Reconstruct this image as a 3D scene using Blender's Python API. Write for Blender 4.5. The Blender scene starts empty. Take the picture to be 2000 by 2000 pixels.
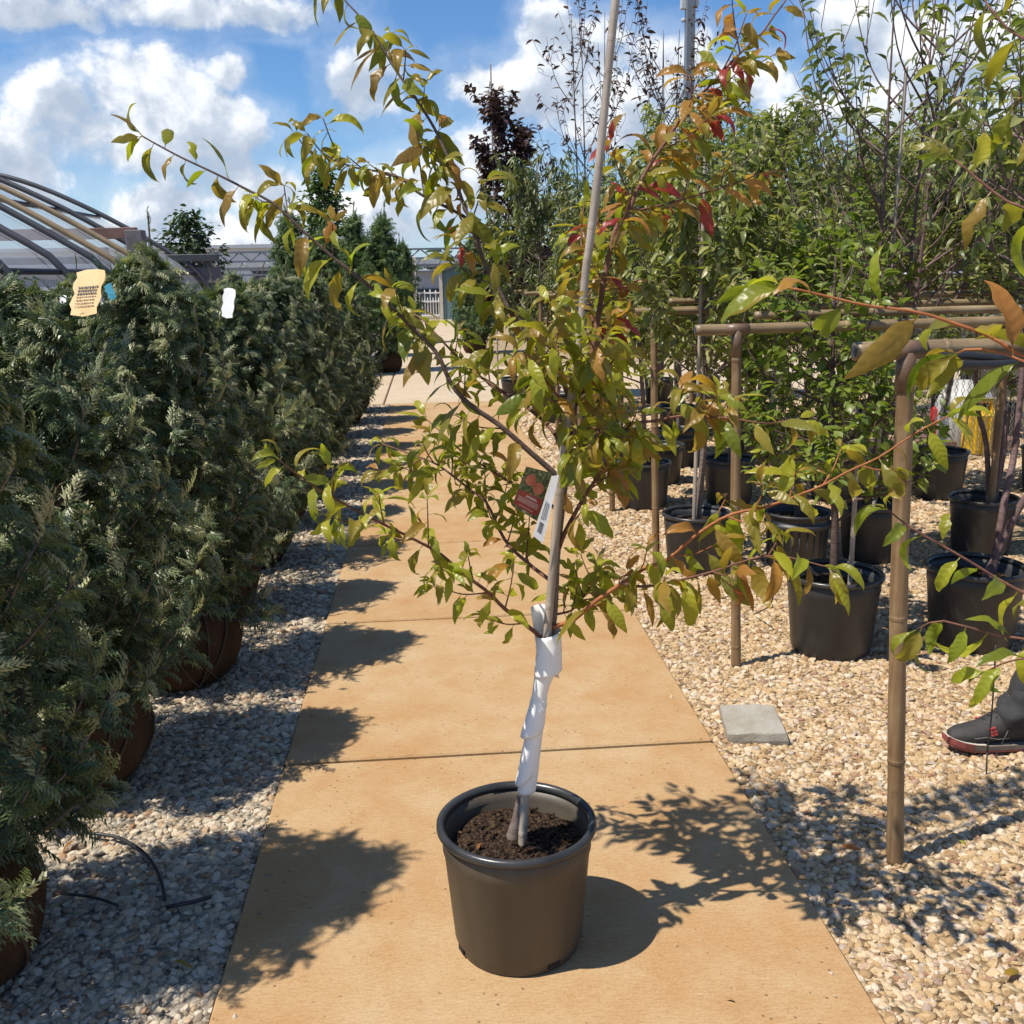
import bpy, math, random
import numpy as np
from mathutils import Vector, Matrix, Quaternion, noise

SC = bpy.context.scene
COL = SC.collection
R = math.radians

# ------------------------------------------------------------------ camera
CAM_POS = Vector((0.0, 0.0, 1.584))
PITCH, YAW, ROLL = 13.05, 4.3, 1.2
cam_rot = (Matrix.Rotation(R(-YAW), 3, 'Z') @ Matrix.Rotation(R(90 - PITCH), 3, 'X')
           @ Matrix.Rotation(R(-ROLL), 3, 'Z'))
cd = bpy.data.cameras.new('camera')
cd.sensor_width = 36.0
cd.lens = 36.0
cd.clip_start = 0.05
cd.clip_end = 3000
cam = bpy.data.objects.new('camera', cd)
cam.matrix_world = Matrix.Translation(CAM_POS) @ cam_rot.to_4x4()
COL.objects.link(cam)
SC.camera = cam

# ------------------------------------------------------------------ light
SC.view_settings.view_transform = 'Standard'
SC.view_settings.look = 'None'
SC.view_settings.exposure = 0.32
SC.view_settings.gamma = 1.0
SC.view_settings.use_curve_mapping = False
SUN_ELEV = 61.0
SUN_TRAVEL = 20.0                      # light travels towards +x, turned this far towards +y
tv = Vector((math.cos(R(SUN_TRAVEL)) * math.cos(R(SUN_ELEV)), math.sin(R(SUN_TRAVEL)) * math.cos(R(SUN_ELEV)), -math.sin(R(SUN_ELEV))))
sd = bpy.data.lights.new('sun', 'SUN')
sd.energy = 5.0
sd.angle = R(0.53)
sd.color = (1.0, 0.93, 0.82)
sun = bpy.data.objects.new('sun', sd)
sun.rotation_euler = tv.to_track_quat('-Z', 'Y').to_euler()
sun.location = (-20, -4, 40)
COL.objects.link(sun)


def ray(px, py):
    """direction of the sight line through a point of the 2000 px photograph"""
    return (cam_rot @ Vector(((px - 1000) / 2000, (1000 - py) / 2000, -1.0))).normalized()


def P(px, py, Y):
    d = ray(px, py)
    return CAM_POS + d * (Y / d.y)


def G(px, py, z=0.0):
    d = ray(px, py)
    return CAM_POS + d * ((z - CAM_POS.z) / d.z)


# ------------------------------------------------------------------ node helpers
class NT:
    def __init__(s, tree):
        s.t = tree
        s.n = tree.nodes
        s.l = tree.links

    def new(s, typ, ins=None, **kw):
        nd = s.n.new(typ)
        for k, v in kw.items():
            setattr(nd, k, v)
        for k, v in (ins or {}).items():
            s.put(nd.inputs[k], v)
        return nd

    def put(s, sock, v):
        if isinstance(v, bpy.types.NodeSocket):
            s.l.new(v, sock)
        else:
            sock.default_value = v

    def math(s, op, a, b=None, c=None, clamp=False):
        nd = s.n.new('ShaderNodeMath')
        nd.operation = op
        nd.use_clamp = clamp
        for i, v in enumerate((a, b, c)):
            if v is not None:
                s.put(nd.inputs[i], v)
        return nd.outputs[0]

    def vmath(s, op, a, b=None, out=0):
        nd = s.n.new('ShaderNodeVectorMath')
        nd.operation = op
        s.put(nd.inputs[0], a)
        if b is not None:
            s.put(nd.inputs[1], b)
        return nd.outputs['Value'] if op in ('DOT_PRODUCT', 'LENGTH') else nd.outputs[0]

    def noise(s, vec, scale, detail=4, rough=0.55, dist=0.0):
        nd = s.new('ShaderNodeTexNoise', {'Scale': scale, 'Detail': detail, 'Roughness': rough, 'Distortion': dist})
        if vec is not None:
            s.l.new(vec, nd.inputs['Vector'])
        return nd.outputs['Fac']

    def ramp(s, fac, stops, interp='LINEAR'):
        nd = s.n.new('ShaderNodeValToRGB')
        cr = nd.color_ramp
        cr.interpolation = interp
        while len(cr.elements) < len(stops):
            cr.elements.new(0.5)
        for e, (p, c) in zip(cr.elements, stops):
            e.position = p
            e.color = (*c, 1) if len(c) == 3 else c
        s.put(nd.inputs[0], fac)
        return nd.outputs[0]

    def mix(s, fac, a, b, typ='MIX'):
        nd = s.n.new('ShaderNodeMix')
        nd.data_type = 'RGBA'
        nd.blend_type = typ
        s.put(nd.inputs[0], fac)
        s.put(nd.inputs[6], a if isinstance(a, bpy.types.NodeSocket) else (*a, 1))
        s.put(nd.inputs[7], b if isinstance(b, bpy.types.NodeSocket) else (*b, 1))
        return nd.outputs[2]

    def smooth(s, v, lo, hi):
        nd = s.new('ShaderNodeMapRange', {'From Min': lo, 'From Max': hi}, interpolation_type='SMOOTHSTEP')
        s.put(nd.inputs['Value'], v)
        return nd.outputs[0]


# ------------------------------------------------------------------ sky with clouds
world = bpy.data.worlds.new('World')
SC.world = world
world.use_nodes = True
world.node_tree.nodes.clear()
w = NT(world.node_tree)
sky = w.new('ShaderNodeTexSky', sky_type='NISHITA', sun_disc=False)
sky.sun_elevation = R(SUN_ELEV)
sky.sun_rotation = R(270 - SUN_TRAVEL)
sky.altitude = 100
sky.air_density = 1.0
sky.dust_density = 0.4
sky.ozone_density = 3.0
SKY_STRENGTH = 0.085
gen = w.new('ShaderNodeTexCoord').outputs['Generated']
sep = w.new('ShaderNodeSeparateXYZ', {0: gen})
az = w.math('ARCTAN2', sep.outputs[0], sep.outputs[1])
el = w.math('ARCSINE', sep.outputs[2])
azel = w.new('ShaderNodeCombineXYZ', {0: az, 1: el, 2: 0.0}).outputs[0]
# (centre x, centre y, radius x, radius y) of each cloud lump as seen from the path
LUMPS = [(270, 170, 150, 95), (150, 240, 190, 95), (330, 220, 140, 85), (430, 250, 100, 62), (30, 280, 150, 90), (250, 280, 240, 55), (445, 145, 40, 45),
         (380, 15, 260, 45), (90, 20, 180, 40),
         (330, 400, 110, 62), (440, 360, 120, 70), (540, 385, 90, 60), (420, 450, 260, 52),
         (1075, 75, 80, 75), (1170, 110, 120, 85), (1290, 130, 140, 80), (960, 165, 110, 62), (1080, 190, 200, 85), (1250, 220, 220, 85),
         (960, 300, 120, 70), (860, 370, 170, 85), (740, 430, 200, 70), (720, 165, 90, 85),
         (1860, 110, 260, 120), (1720, 40, 120, 60), (1580, 250, 130, 65), (1760, 240, 160, 70), (1480, 160, 90, 60), (1900, 250, 150, 70)]
warp = w.new('ShaderNodeTexNoise', {'Scale': 9.0, 'Detail': 3.0})
w.l.new(azel, warp.inputs['Vector'])
wv = w.vmath('SCALE', w.vmath('SUBTRACT', warp.outputs['Color'], (0.5, 0.5, 0.5)))
wv.node.inputs['Scale'].default_value = 0.035
pw = w.vmath('ADD', azel, wv)
field = None
vsum = None
wsum = None
for (cx, cy, rx, ry) in LUMPS:
    d = ray(cx, cy)
    a0, e0 = math.atan2(d.x, d.y), math.asin(d.z)
    q = w.vmath('MULTIPLY', w.vmath('SUBTRACT', pw, (a0, e0, 0)), (2000 / (rx * 1.12), 2000 / (ry * 1.12), 0))
    f = w.math('SUBTRACT', 1.0, w.vmath('DOT_PRODUCT', q, q))
    field = f if field is None else w.math('SMOOTH_MAX', field, f, 0.25)
    g = w.math('MAXIMUM', f, 0.0)
    up = w.math('MULTIPLY', w.vmath('DOT_PRODUCT', q, (0.25 * -1, 1, 0)), g)
    vsum = up if vsum is None else w.math('ADD', vsum, up)
    wsum = g if wsum is None else w.math('ADD', wsum, g)
# clouds outside the picture follow a broad noise
far = w.math('MULTIPLY', w.math('SUBTRACT', w.noise(azel, 3.1, 2), 0.60), 7.0)
out_of_view = w.smooth(w.math('ABSOLUTE', w.math('SUBTRACT', az, 0.08)), 0.55, 0.75)
over_view = w.smooth(el, 0.33, 0.45)
far = w.math('SUBTRACT', far, w.math('MULTIPLY', w.math('SUBTRACT', 1.0, w.math('MAXIMUM', out_of_view, over_view)), 6.0))
field = w.math('MAXIMUM', field, far)
n1 = w.noise(pw, 13, 9, 0.6)
n2 = w.noise(w.vmath('ADD', pw, (-0.012, 0.022, 0)), 13, 5, 0.5)
dens = w.math('ADD', field, w.math('MULTIPLY', w.math('SUBTRACT', n1, 0.5), 2.6))
mask = w.smooth(dens, 0.25, 0.85)
veil = w.math('MULTIPLY', w.smooth(dens, -0.7, 0.5), 0.22)
mask = w.math('MAXIMUM', mask, veil)
lit = w.math('MULTIPLY', w.math('SUBTRACT', n1, n2), 3.2)
upn = w.math('DIVIDE', vsum, w.math('ADD', wsum, 0.25))
bright = w.math('ADD', w.math('ADD', 0.42, lit), w.math('MULTIPLY', upn, 0.55))
bright = w.math('ADD', bright, w.math('MULTIPLY', w.math('SUBTRACT', 0.6, dens), 0.10), clamp=True)
cc = w.ramp(bright, [(0.0, (0.42, 0.50, 0.62)), (0.35, (0.56, 0.63, 0.73)), (0.62, (0.82, 0.86, 0.92)), (0.9, (1.0, 1.0, 0.99))])
cloud_col = w.vmath('SCALE', cc)
cloud_col.node.inputs['Scale'].default_value = 0.92 / SKY_STRENGTH
blue = w.vmath('MULTIPLY', sky.outputs[0], (0.68, 0.98, 1.28))
hz = w.smooth(el, 0.17, -0.02)
blue = w.mix(w.math('MULTIPLY', hz, 0.36), blue, (0.62 / SKY_STRENGTH, 0.74 / SKY_STRENGTH, 0.88 / SKY_STRENGTH))
bgcol = w.mix(mask, blue, cloud_col)
bg = w.new('ShaderNodeBackground', {'Color': bgcol, 'Strength': SKY_STRENGTH})
wo = w.new('ShaderNodeOutputWorld')
w.l.new(bg.outputs[0], wo.inputs[0])
world.cycles.sampling_method = 'MANUAL'
world.cycles.sample_map_resolution = 512


# ------------------------------------------------------------------ object helpers
def tag(o, label=None, cat=None, group=None, kind=None):
    if label:
        o['label'] = label
    if cat:
        o['category'] = cat
    if group:
        o['group'] = group
    if kind:
        o['kind'] = kind
    return o


def empty(name, loc=(0, 0, 0), rz=0.0, label=None, cat=None, group=None, kind=None, parent=None):
    o = bpy.data.objects.new(name, None)
    o.empty_display_size = 0.1
    o.location = loc
    o.rotation_euler = (0, 0, rz)
    COL.objects.link(o)
    if parent:
        o.parent = parent
    return tag(o, label, cat, group, kind)


def link(name, me, parent=None, loc=None, mw=None):
    o = bpy.data.objects.new(name, me)
    COL.objects.link(o)
    if parent is not None:
        o.parent = parent
    if loc is not None:
        o.location = loc
    if mw is not None:
        o.matrix_local = mw
    return o


def copy_tree(o, parent=None):
    c = o.copy()
    COL.objects.link(c)
    c.parent = parent
    if parent is not None:
        c.matrix_parent_inverse = Matrix.Identity(4)
    for ch in list(o.children):
        copy_tree(ch, c)
    return c


class MB:
    """collects shapes, then links them as one mesh object"""

    def __init__(s):
        s.v = []
        s.f = []
        s.m = []
        s.smooth = []

    def add(s, vs, fs, mi=0, smooth=True):
        b = len(s.v)
        s.v.extend([tuple(q) for q in vs])
        for f in fs:
            s.f.append(tuple(b + i for i in f))
            s.m.append(mi)
            s.smooth.append(smooth)
        return s

    def box(s, c, size, mat=None, mi=0, bev=0.0):
        x, y, z = (k / 2 for k in size)
        c = Vector(c)
        if bev <= 0:
            vs = [Vector((sx * x, sy * y, sz * z)) for sz in (-1, 1) for sy in (-1, 1) for sx in (-1, 1)]
            fs = [(0, 2, 3, 1), (4, 5, 7, 6), (0, 1, 5, 4), (2, 6, 7, 3), (0, 4, 6, 2), (1, 3, 7, 5)]
        else:
            b = bev
            rings = []
            for (zz, ins) in ((-z, b), (-z + b, 0), (z - b, 0), (z, b)):
                X, Y = x - ins, y - ins
                k = b * 0.999
                rings.append([Vector(p) for p in ((-X + k, -Y, zz), (X - k, -Y, zz), (X, -Y + k, zz), (X, Y - k, zz), (X - k, Y, zz), (-X + k, Y, zz), (-X, Y - k, zz), (-X, -Y + k, zz))])
            vs = [v for r in rings for v in r]
            fs = [tuple(range(7, -1, -1)), tuple(range(24, 32))]
            for r in range(3):
                for i in range(8):
                    j = (i + 1) % 8
                    fs.append((r * 8 + i, r * 8 + j, r * 8 + 8 + j, r * 8 + 8 + i))
        if mat is not None:
            vs = [mat @ v for v in vs]
        return s.add([v + c for v in vs], fs, mi, False)

    def tube(s, pts, rad, n=8, mi=0, cap=True, smooth=True, flat=None):
        pts = [Vector(p) for p in pts]
        if not hasattr(rad, '__len__'):
            rad = [rad] * len(pts)
        vs = []
        prev = None
        for i, p in enumerate(pts):
            t = (pts[min(i + 1, len(pts) - 1)] - pts[max(i - 1, 0)])
            if t.length < 1e-9:
                t = Vector((0, 0, 1))
            t.normalize()
            if prev is None:
                a = Vector((1, 0, 0)) if abs(t.x) < 0.8 else Vector((0, 1, 0))
                u = (a - t * a.dot(t)).normalized()
            else:
                u = prev - t * prev.dot(t)
                u = u.normalized() if u.length > 1e-6 else prev
            prev = u
            v = t.cross(u)
            for k in range(n):
                an = 2 * math.pi * k / n
                rr = rad[i]
                vs.append(p + u * (math.cos(an) * rr) + v * (math.sin(an) * rr))
        fs = []
        for i in range(len(pts) - 1):
            for k in range(n):
                j = (k + 1) % n
                fs.append((i * n + k, i * n + j, (i + 1) * n + j, (i + 1) * n + k))
        if cap:
            fs.append(tuple(range(n - 1, -1, -1)))
            fs.append(tuple((len(pts) - 1) * n + k for k in range(n)))
        return s.add(vs, fs, mi, smooth)

    def lathe(s, prof, n=48, c=(0, 0, 0), mi=0, close=False, smooth=True):
        c = Vector(c)
        vs = []
        for (r, z) in prof:
            for k in range(n):
                a = 2 * math.pi * k / n
                vs.append(c + Vector((r * math.cos(a), r * math.sin(a), z)))
        fs = []
        m = len(prof)
        for i in range(m - 1 if not close else m):
            i2 = (i + 1) % m
            for k in range(n):
                j = (k + 1) % n
                fs.append((i * n + k, i * n + j, i2 * n + j, i2 * n + k))
        return s.add(vs, fs, mi, smooth)

    def mesh(s, name, mats):
        me = bpy.data.meshes.new(name)
        me.from_pydata(s.v, [], s.f)
        for m in (mats if isinstance(mats, (list, tuple)) else [mats]):
            me.materials.append(m)
        me.polygons.foreach_set('material_index', s.m)
        me.polygons.foreach_set('use_smooth', s.smooth)
        me.update()
        return me

    def build(s, name, mats, parent=None, loc=None):
        return link(name, s.mesh(name, mats), parent, loc)


def np_mesh(name, V, F, mats, mi=None, tint=None, smooth=True):
    """big mesh from arrays; F is (n,4)"""
    me = bpy.data.meshes.new(name)
    nv, nf = len(V), len(F)
    me.vertices.add(nv)
    me.vertices.foreach_set('co', np.ascontiguousarray(V, dtype=np.float32).ravel())
    k = F.shape[1]
    me.loops.add(nf * k)
    me.loops.foreach_set('vertex_index', np.ascontiguousarray(F, dtype=np.int32).ravel())
    me.polygons.add(nf)
    me.polygons.foreach_set('loop_start', np.arange(0, nf * k, k, dtype=np.int32))
    me.polygons.foreach_set('use_smooth', np.full(nf, smooth, dtype=bool))
    for m in mats:
        me.materials.append(m)
    if mi is not None:
        me.polygons.foreach_set('material_index', np.ascontiguousarray(mi, dtype=np.int32))
    if tint is not None:
        at = me.attributes.new('tint', 'FLOAT', 'POINT')
        at.data.foreach_set('value', np.ascontiguousarray(tint, dtype=np.float32))
    me.update(calc_edges=True)
    me.validate()
    return me


def cloud_mesh(name, bases, which, mats4, materials, mi=None, tint=None):
    """many copies of small base shapes [(V,F)], one 4x4 each, joined in one mesh"""
    Vs, Fs, Ms, Ts = [], [], [], []
    off = 0
    mats4 = np.asarray(mats4, dtype=np.float64)
    which = np.asarray(which)
    for b, (bv, bf) in enumerate(bases):
        idx = np.nonzero(which == b)[0]
        if not len(idx):
            continue
        M = mats4[idx]
        V = np.einsum('nij,vj->nvi', M[:, :3, :3], bv) + M[:, None, :3, 3]
        F = bf[None] + (np.arange(len(idx)) * len(bv))[:, None, None] + off
        off += V.shape[0] * V.shape[1]
        Vs.append(V.reshape(-1, 3))
        Fs.append(F.reshape(-1, 4))
        if mi is not None:
            Ms.append(np.repeat(np.asarray(mi)[idx], len(bf)))
        tt = np.asarray(tint)[idx] if tint is not None else np.random.RandomState(3).rand(len(idx))
        Ts.append(np.repeat(tt, len(bv)))
    return np_mesh(name, np.concatenate(Vs), np.concatenate(Fs), materials,
                   np.concatenate(Ms) if mi is not None else None, np.concatenate(Ts))


def frame(d, n, scale=1.0, pos=(0, 0, 0)):
    """4x4 with local y along d and local z near n"""
    d = d.normalized()
    z = n - d * n.dot(d)
    if z.length < 1e-4:
        z = d.orthogonal()
    z.normalize()
    x = d.cross(z)
    return Matrix(((x.x * scale, d.x * scale, z.x * scale, pos[0]),
                   (x.y * scale, d.y * scale, z.y * scale, pos[1]),
                   (x.z * scale, d.z * scale, z.z * scale, pos[2]),
                   (0, 0, 0, 1)))


def resample(pts, step):
    """smooth (Catmull-Rom) then walk along at equal steps -> points"""
    pts = [Vector(p) for p in pts]
    if len(pts) < 3:
        dense = [pts[0].lerp(pts[-1], i / 20) for i in range(21)]
    else:
        e = [pts[0] * 2 - pts[1]] + pts + [pts[-1] * 2 - pts[-2]]
        dense = []
        for i in range(1, len(e) - 2):
            p0, p1, p2, p3 = e[i - 1:i + 3]
            for k in range(10):
                t = k / 10
                dense.append(0.5 * ((2 * p1) + (p2 - p0) * t + (2 * p0 - 5 * p1 + 4 * p2 - p3) * t * t + (3 * p1 - p0 - 3 * p2 + p3) * t ** 3))
        dense.append(pts[-1])
    out = [dense[0]]
    acc = 0.0
    for a, b in zip(dense, dense[1:]):
        L = (b - a).length
        while acc + L >= step:
            t = (step - acc) / L
            a = a.lerp(b, t)
            L = (b - a).length
            out.append(a.copy())
            acc = 0.0
        acc += L
    if (out[-1] - dense[-1]).length > step * 0.3:
        out.append(dense[-1])
    return out


# ------------------------------------------------------------------ materials
def material(name, fn):
    m = bpy.data.materials.new(name)
    m.use_nodes = True
    m.node_tree.nodes.clear()
    t = NT(m.node_tree)
    out = t.new('ShaderNodeOutputMaterial')
    sh = fn(t)
    t.l.new(sh, out.inputs[0])
    return m


def principled(t, col, rough=0.6, bump=None, bump_s=0.3, bump_d=0.01, spec=0.5, metal=0.0):
    p = t.new('ShaderNodeBsdfPrincipled')
    t.put(p.inputs['Base Color'], col if isinstance(col, bpy.types.NodeSocket) else (*col, 1))
    t.put(p.inputs['Roughness'], rough)
    p.inputs['Specular IOR Level'].default_value = spec
    p.inputs['Metallic'].default_value = metal
    if bump is not None:
        b = t.new('ShaderNodeBump', {'Strength': bump_s, 'Distance': bump_d})
        t.l.new(bump, b.inputs['Height'])
        t.l.new(b.outputs[0], p.inputs['Normal'])
    return p.outputs[0]


def objco(t):
    return t.new('ShaderNodeTexCoord').outputs['Object']


def plain(name, col, rough=0.6, var=0.25, scale=20, spec=0.5, metal=0.0, bump=0.15):
    def fn(t):
        co = objco(t)
        n = t.noise(co, scale, 6, 0.6)
        lo = tuple(c * (1 - var) for c in col)
        hi = tuple(min(1, c * (1 + var)) for c in col)
        return principled(t, t.ramp(n, [(0.3, lo), (0.7, hi)]), rough, n, bump, 0.004, spec, metal)
    return material(name, fn)


def leaf_material(name, stops, trans=0.5, rough=0.36, back=(0.9, 1.0, 0.85), use_tint=False, veins=True, spec=0.5):
    def fn(t):
        if use_tint:
            rnd = t.new('ShaderNodeAttribute', attribute_name='tint').outputs['Fac']
        else:
            rnd = t.new('ShaderNodeObjectInfo').outputs['Random']
        col = t.ramp(rnd, stops)
        co = objco(t)
        n = t.noise(co, 30 if not use_tint else 14, 4)
        col = t.mix(t.math('MULTIPLY', n, 0.6), col, t.mix(1.0, col, (0.78, 0.74, 0.6), 'MULTIPLY'))
        geo = t.new('ShaderNodeNewGeometry')
        col = t.mix(t.math('MULTIPLY', geo.outputs['Backfacing'], 0.85), col, t.mix(1.0, col, tuple(back), 'MULTIPLY'))
        p = t.new('ShaderNodeBsdfPrincipled', {'Base Color': col, 'Roughness': rough})
        p.inputs['Specular IOR Level'].default_value = spec
        if veins and not use_tint:
            s = t.new('ShaderNodeSeparateXYZ', {0: co})
            ax = t.math('ABSOLUTE', s.outputs[0])
            ph = t.math('SUBTRACT', t.math('MULTIPLY', s.outputs[1], 600.0), t.math('MULTIPLY', ax, 420.0))
            wv_ = t.math('SINE', ph)
            b = t.new('ShaderNodeBump', {'Strength': 0.16, 'Distance': 0.002})
            t.l.new(t.math('ADD', wv_, t.math('MULTIPLY', n, 2.0)), b.inputs['Height'])
            t.l.new(b.outputs[0], p.inputs['Normal'])
        tr = t.new('ShaderNodeBsdfTranslucent', {'Color': t.mix(1.0, col, (1.5, 1.5, 0.7), 'MULTIPLY')})
        mx = t.new('ShaderNodeMixShader', {0: trans, 1: p.outputs[0], 2: tr.outputs[0]})
        return mx.outputs[0]
    return material(name, fn)


M = {}
# leaves of the plum tree in the foreground, one material for each kind of leaf colour
M['leaf_green'] = leaf_material('leaf_green', [(0, (0.14, 0.185, 0.022)), (0.5, (0.21, 0.25, 0.026)), (1, (0.29, 0.295, 0.032))])
M['leaf_lime'] = leaf_material('leaf_lime', [(0, (0.27, 0.33, 0.028)), (1, (0.42, 0.40, 0.038))])
M['leaf_olive'] = leaf_material('leaf_olive', [(0, (0.20, 0.20, 0.032)), (1, (0.32, 0.26, 0.04))])
M['leaf_bronze'] = leaf_material('leaf_bronze', [(0, (0.25, 0.155, 0.04)), (1, (0.36, 0.25, 0.045))])
M['leaf_orange'] = leaf_material('leaf_orange', [(0, (0.36, 0.15, 0.055)), (1, (0.44, 0.25, 0.055))])
M['leaf_red'] = leaf_material('leaf_red', [(0, (0.22, 0.03, 0.03)), (1, (0.40, 0.06, 0.06))])
# leaves seen farther off, joined
M['fol_green'] = leaf_material('foliage_green', [(0, (0.11, 0.145, 0.044)), (0.5, (0.21, 0.245, 0.078)), (0.8, (0.37, 0.37, 0.15)), (1, (0.50, 0.46, 0.25))], 0.38, 0.38, use_tint=True)
M['fol_bright'] = leaf_material('foliage_bright', [(0, (0.10, 0.16, 0.03)), (0.7, (0.22, 0.28, 0.055)), (1, (0.34, 0.36, 0.10))], 0.42, 0.38, use_tint=True)
M['fol_grey'] = leaf_material('foliage_greyish', [(0, (0.08, 0.11, 0.04)), (0.6, (0.16, 0.195, 0.075)), (1, (0.29, 0.29, 0.14))], 0.32, 0.4, use_tint=True)
M['fol_purple'] = leaf_material('foliage_purple', [(0, (0.032, 0.018, 0.022)), (1, (0.10, 0.048, 0.052))], 0.25, 0.4, use_tint=True)
M['fol_dark'] = leaf_material('foliage_dark', [(0, (0.025, 0.05, 0.02)), (1, (0.06, 0.10, 0.035))], 0.3, 0.45, use_tint=True)
M['fol_arb'] = leaf_material('foliage_arborvitae', [(0, (0.042, 0.078, 0.036)), (0.40, (0.094, 0.138, 0.060)), (0.62, (0.22, 0.26, 0.125)), (1, (0.50, 0.49, 0.30))], 0.25, 0.42, use_tint=True)
M['fol_arb2'] = leaf_material('foliage_fresh_conifer', [(0, (0.045, 0.09, 0.028)), (1, (0.13, 0.20, 0.055))], 0.25, 0.5, use_tint=True)


def bark_fn(c0, c1, c2, rings=True):
    def fn(t):
        co = objco(t)
        n = t.noise(co, 60, 6, 0.65)
        s = t.new('ShaderNodeMapping', {0: co, 3: (14, 14, 120)})
        n2 = t.noise(s.outputs[0], 1.2, 5)
        f = t.math('MULTIPLY_ADD', n2, 0.6, t.math('MULTIPLY', n, 0.4))
        return principled(t, t.ramp(f, [(0.3, c0), (0.5, c1), (0.7, c2)]), 0.75, f, 0.5, 0.003)
    return fn


M['bark_red'] = material('red_brown_twig_bark', bark_fn((0.07, 0.03, 0.022), (0.15, 0.06, 0.038), (0.26, 0.12, 0.07)))
M['bark_orange'] = material('orange_twig_bark', bark_fn((0.20, 0.06, 0.022), (0.33, 0.11, 0.035), (0.42, 0.18, 0.06)))
M['bark_dark'] = material('dark_plum_bark', bark_fn((0.035, 0.02, 0.017), (0.09, 0.055, 0.045), (0.17, 0.12, 0.10)))
M['bark_grey'] = material('grey_brown_bark', bark_fn((0.07, 0.05, 0.042), (0.16, 0.12, 0.10), (0.26, 0.21, 0.18)))
M['bark_purple'] = material('purple_brown_bark', bark_fn((0.06, 0.035, 0.035), (0.14, 0.085, 0.08), (0.22, 0.15, 0.14)))


def bamboo_fn(c0, c1, c2, scale=(90, 90, 1.5)):
    def fn(t):
        co = objco(t)
        s = t.new('ShaderNodeMapping', {0: co, 3: scale})
        n = t.noise(s.outputs[0], 1.0, 6, 0.6)
        n2 = t.noise(co, 5.0, 4, 0.6)
        f = t.math('MULTIPLY_ADD', n, 0.45, t.math('MULTIPLY', n2, 0.55))
        col = t.ramp(f, [(0.33, c0), (0.5, c1), (0.68, c2)])
        blot = t.smooth(t.noise(co, 26.0, 5, 0.7), 0.56, 0.72)
        col = t.mix(t.math('MULTIPLY', blot, 0.6), col, t.mix(1.0, col, (0.45, 0.38, 0.33), 'MULTIPLY'))
        return principled(t, col, t.math('MULTIPLY_ADD', n2, 0.4, 0.25), n, 0.25, 0.002)
    return fn


M['bamboo'] = material('tan_bamboo', bamboo_fn((0.10, 0.055, 0.028), (0.21, 0.13, 0.065), (0.34, 0.25, 0.14)))
M['bamboo_grey'] = material('weathered_bamboo', bamboo_fn((0.24, 0.19, 0.15), (0.38, 0.32, 0.26), (0.52, 0.46, 0.38)))
M['bamboo_x'] = material('lying_bamboo', bamboo_fn((0.13, 0.085, 0.045), (0.24, 0.17, 0.09), (0.34, 0.27, 0.16), (1.5, 90, 90)))


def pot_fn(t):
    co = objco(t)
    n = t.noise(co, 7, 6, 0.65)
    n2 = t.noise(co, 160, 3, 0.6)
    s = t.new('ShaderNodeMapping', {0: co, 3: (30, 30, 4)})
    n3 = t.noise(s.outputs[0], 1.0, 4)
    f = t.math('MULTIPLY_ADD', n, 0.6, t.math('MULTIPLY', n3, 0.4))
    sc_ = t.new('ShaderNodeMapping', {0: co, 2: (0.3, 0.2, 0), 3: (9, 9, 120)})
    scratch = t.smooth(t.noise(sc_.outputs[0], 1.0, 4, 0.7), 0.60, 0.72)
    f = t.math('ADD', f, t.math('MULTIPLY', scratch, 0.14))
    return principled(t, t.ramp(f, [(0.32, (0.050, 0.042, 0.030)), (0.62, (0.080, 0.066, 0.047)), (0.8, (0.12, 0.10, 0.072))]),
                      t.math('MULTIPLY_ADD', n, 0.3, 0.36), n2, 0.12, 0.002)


M['pot'] = material('glare_lifted_black_plastic', pot_fn)  # black plastic with the warm lens glare put into its base colour
M['rim'] = plain('black_plastic_rim', (0.035, 0.036, 0.036), 0.3, 0.3, 15, bump=0.08)
M['pot_far'] = plain('grey_black_plastic', (0.032, 0.033, 0.035), 0.45, 0.35, 9, bump=0.1)


def soil_fn(t):
    co = objco(t)
    n = t.noise(co, 45, 8, 0.75)
    v = t.new('ShaderNodeTexVoronoi', {'Scale': 110.0})
    t.l.new(co, v.inputs['Vector'])
    f = t.math('MULTIPLY_ADD', v.outputs['Distance'], 0.5, t.math('MULTIPLY', n, 0.7))
    return principled(t, t.ramp(f, [(0.3, (0.010, 0.006, 0.004)), (0.55, (0.032, 0.019, 0.012)), (0.8, (0.11, 0.07, 0.042))]), 0.95, f, 0.9, 0.02, 0.2)


M['soil'] = material('bark_potting_soil', soil_fn)


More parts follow.
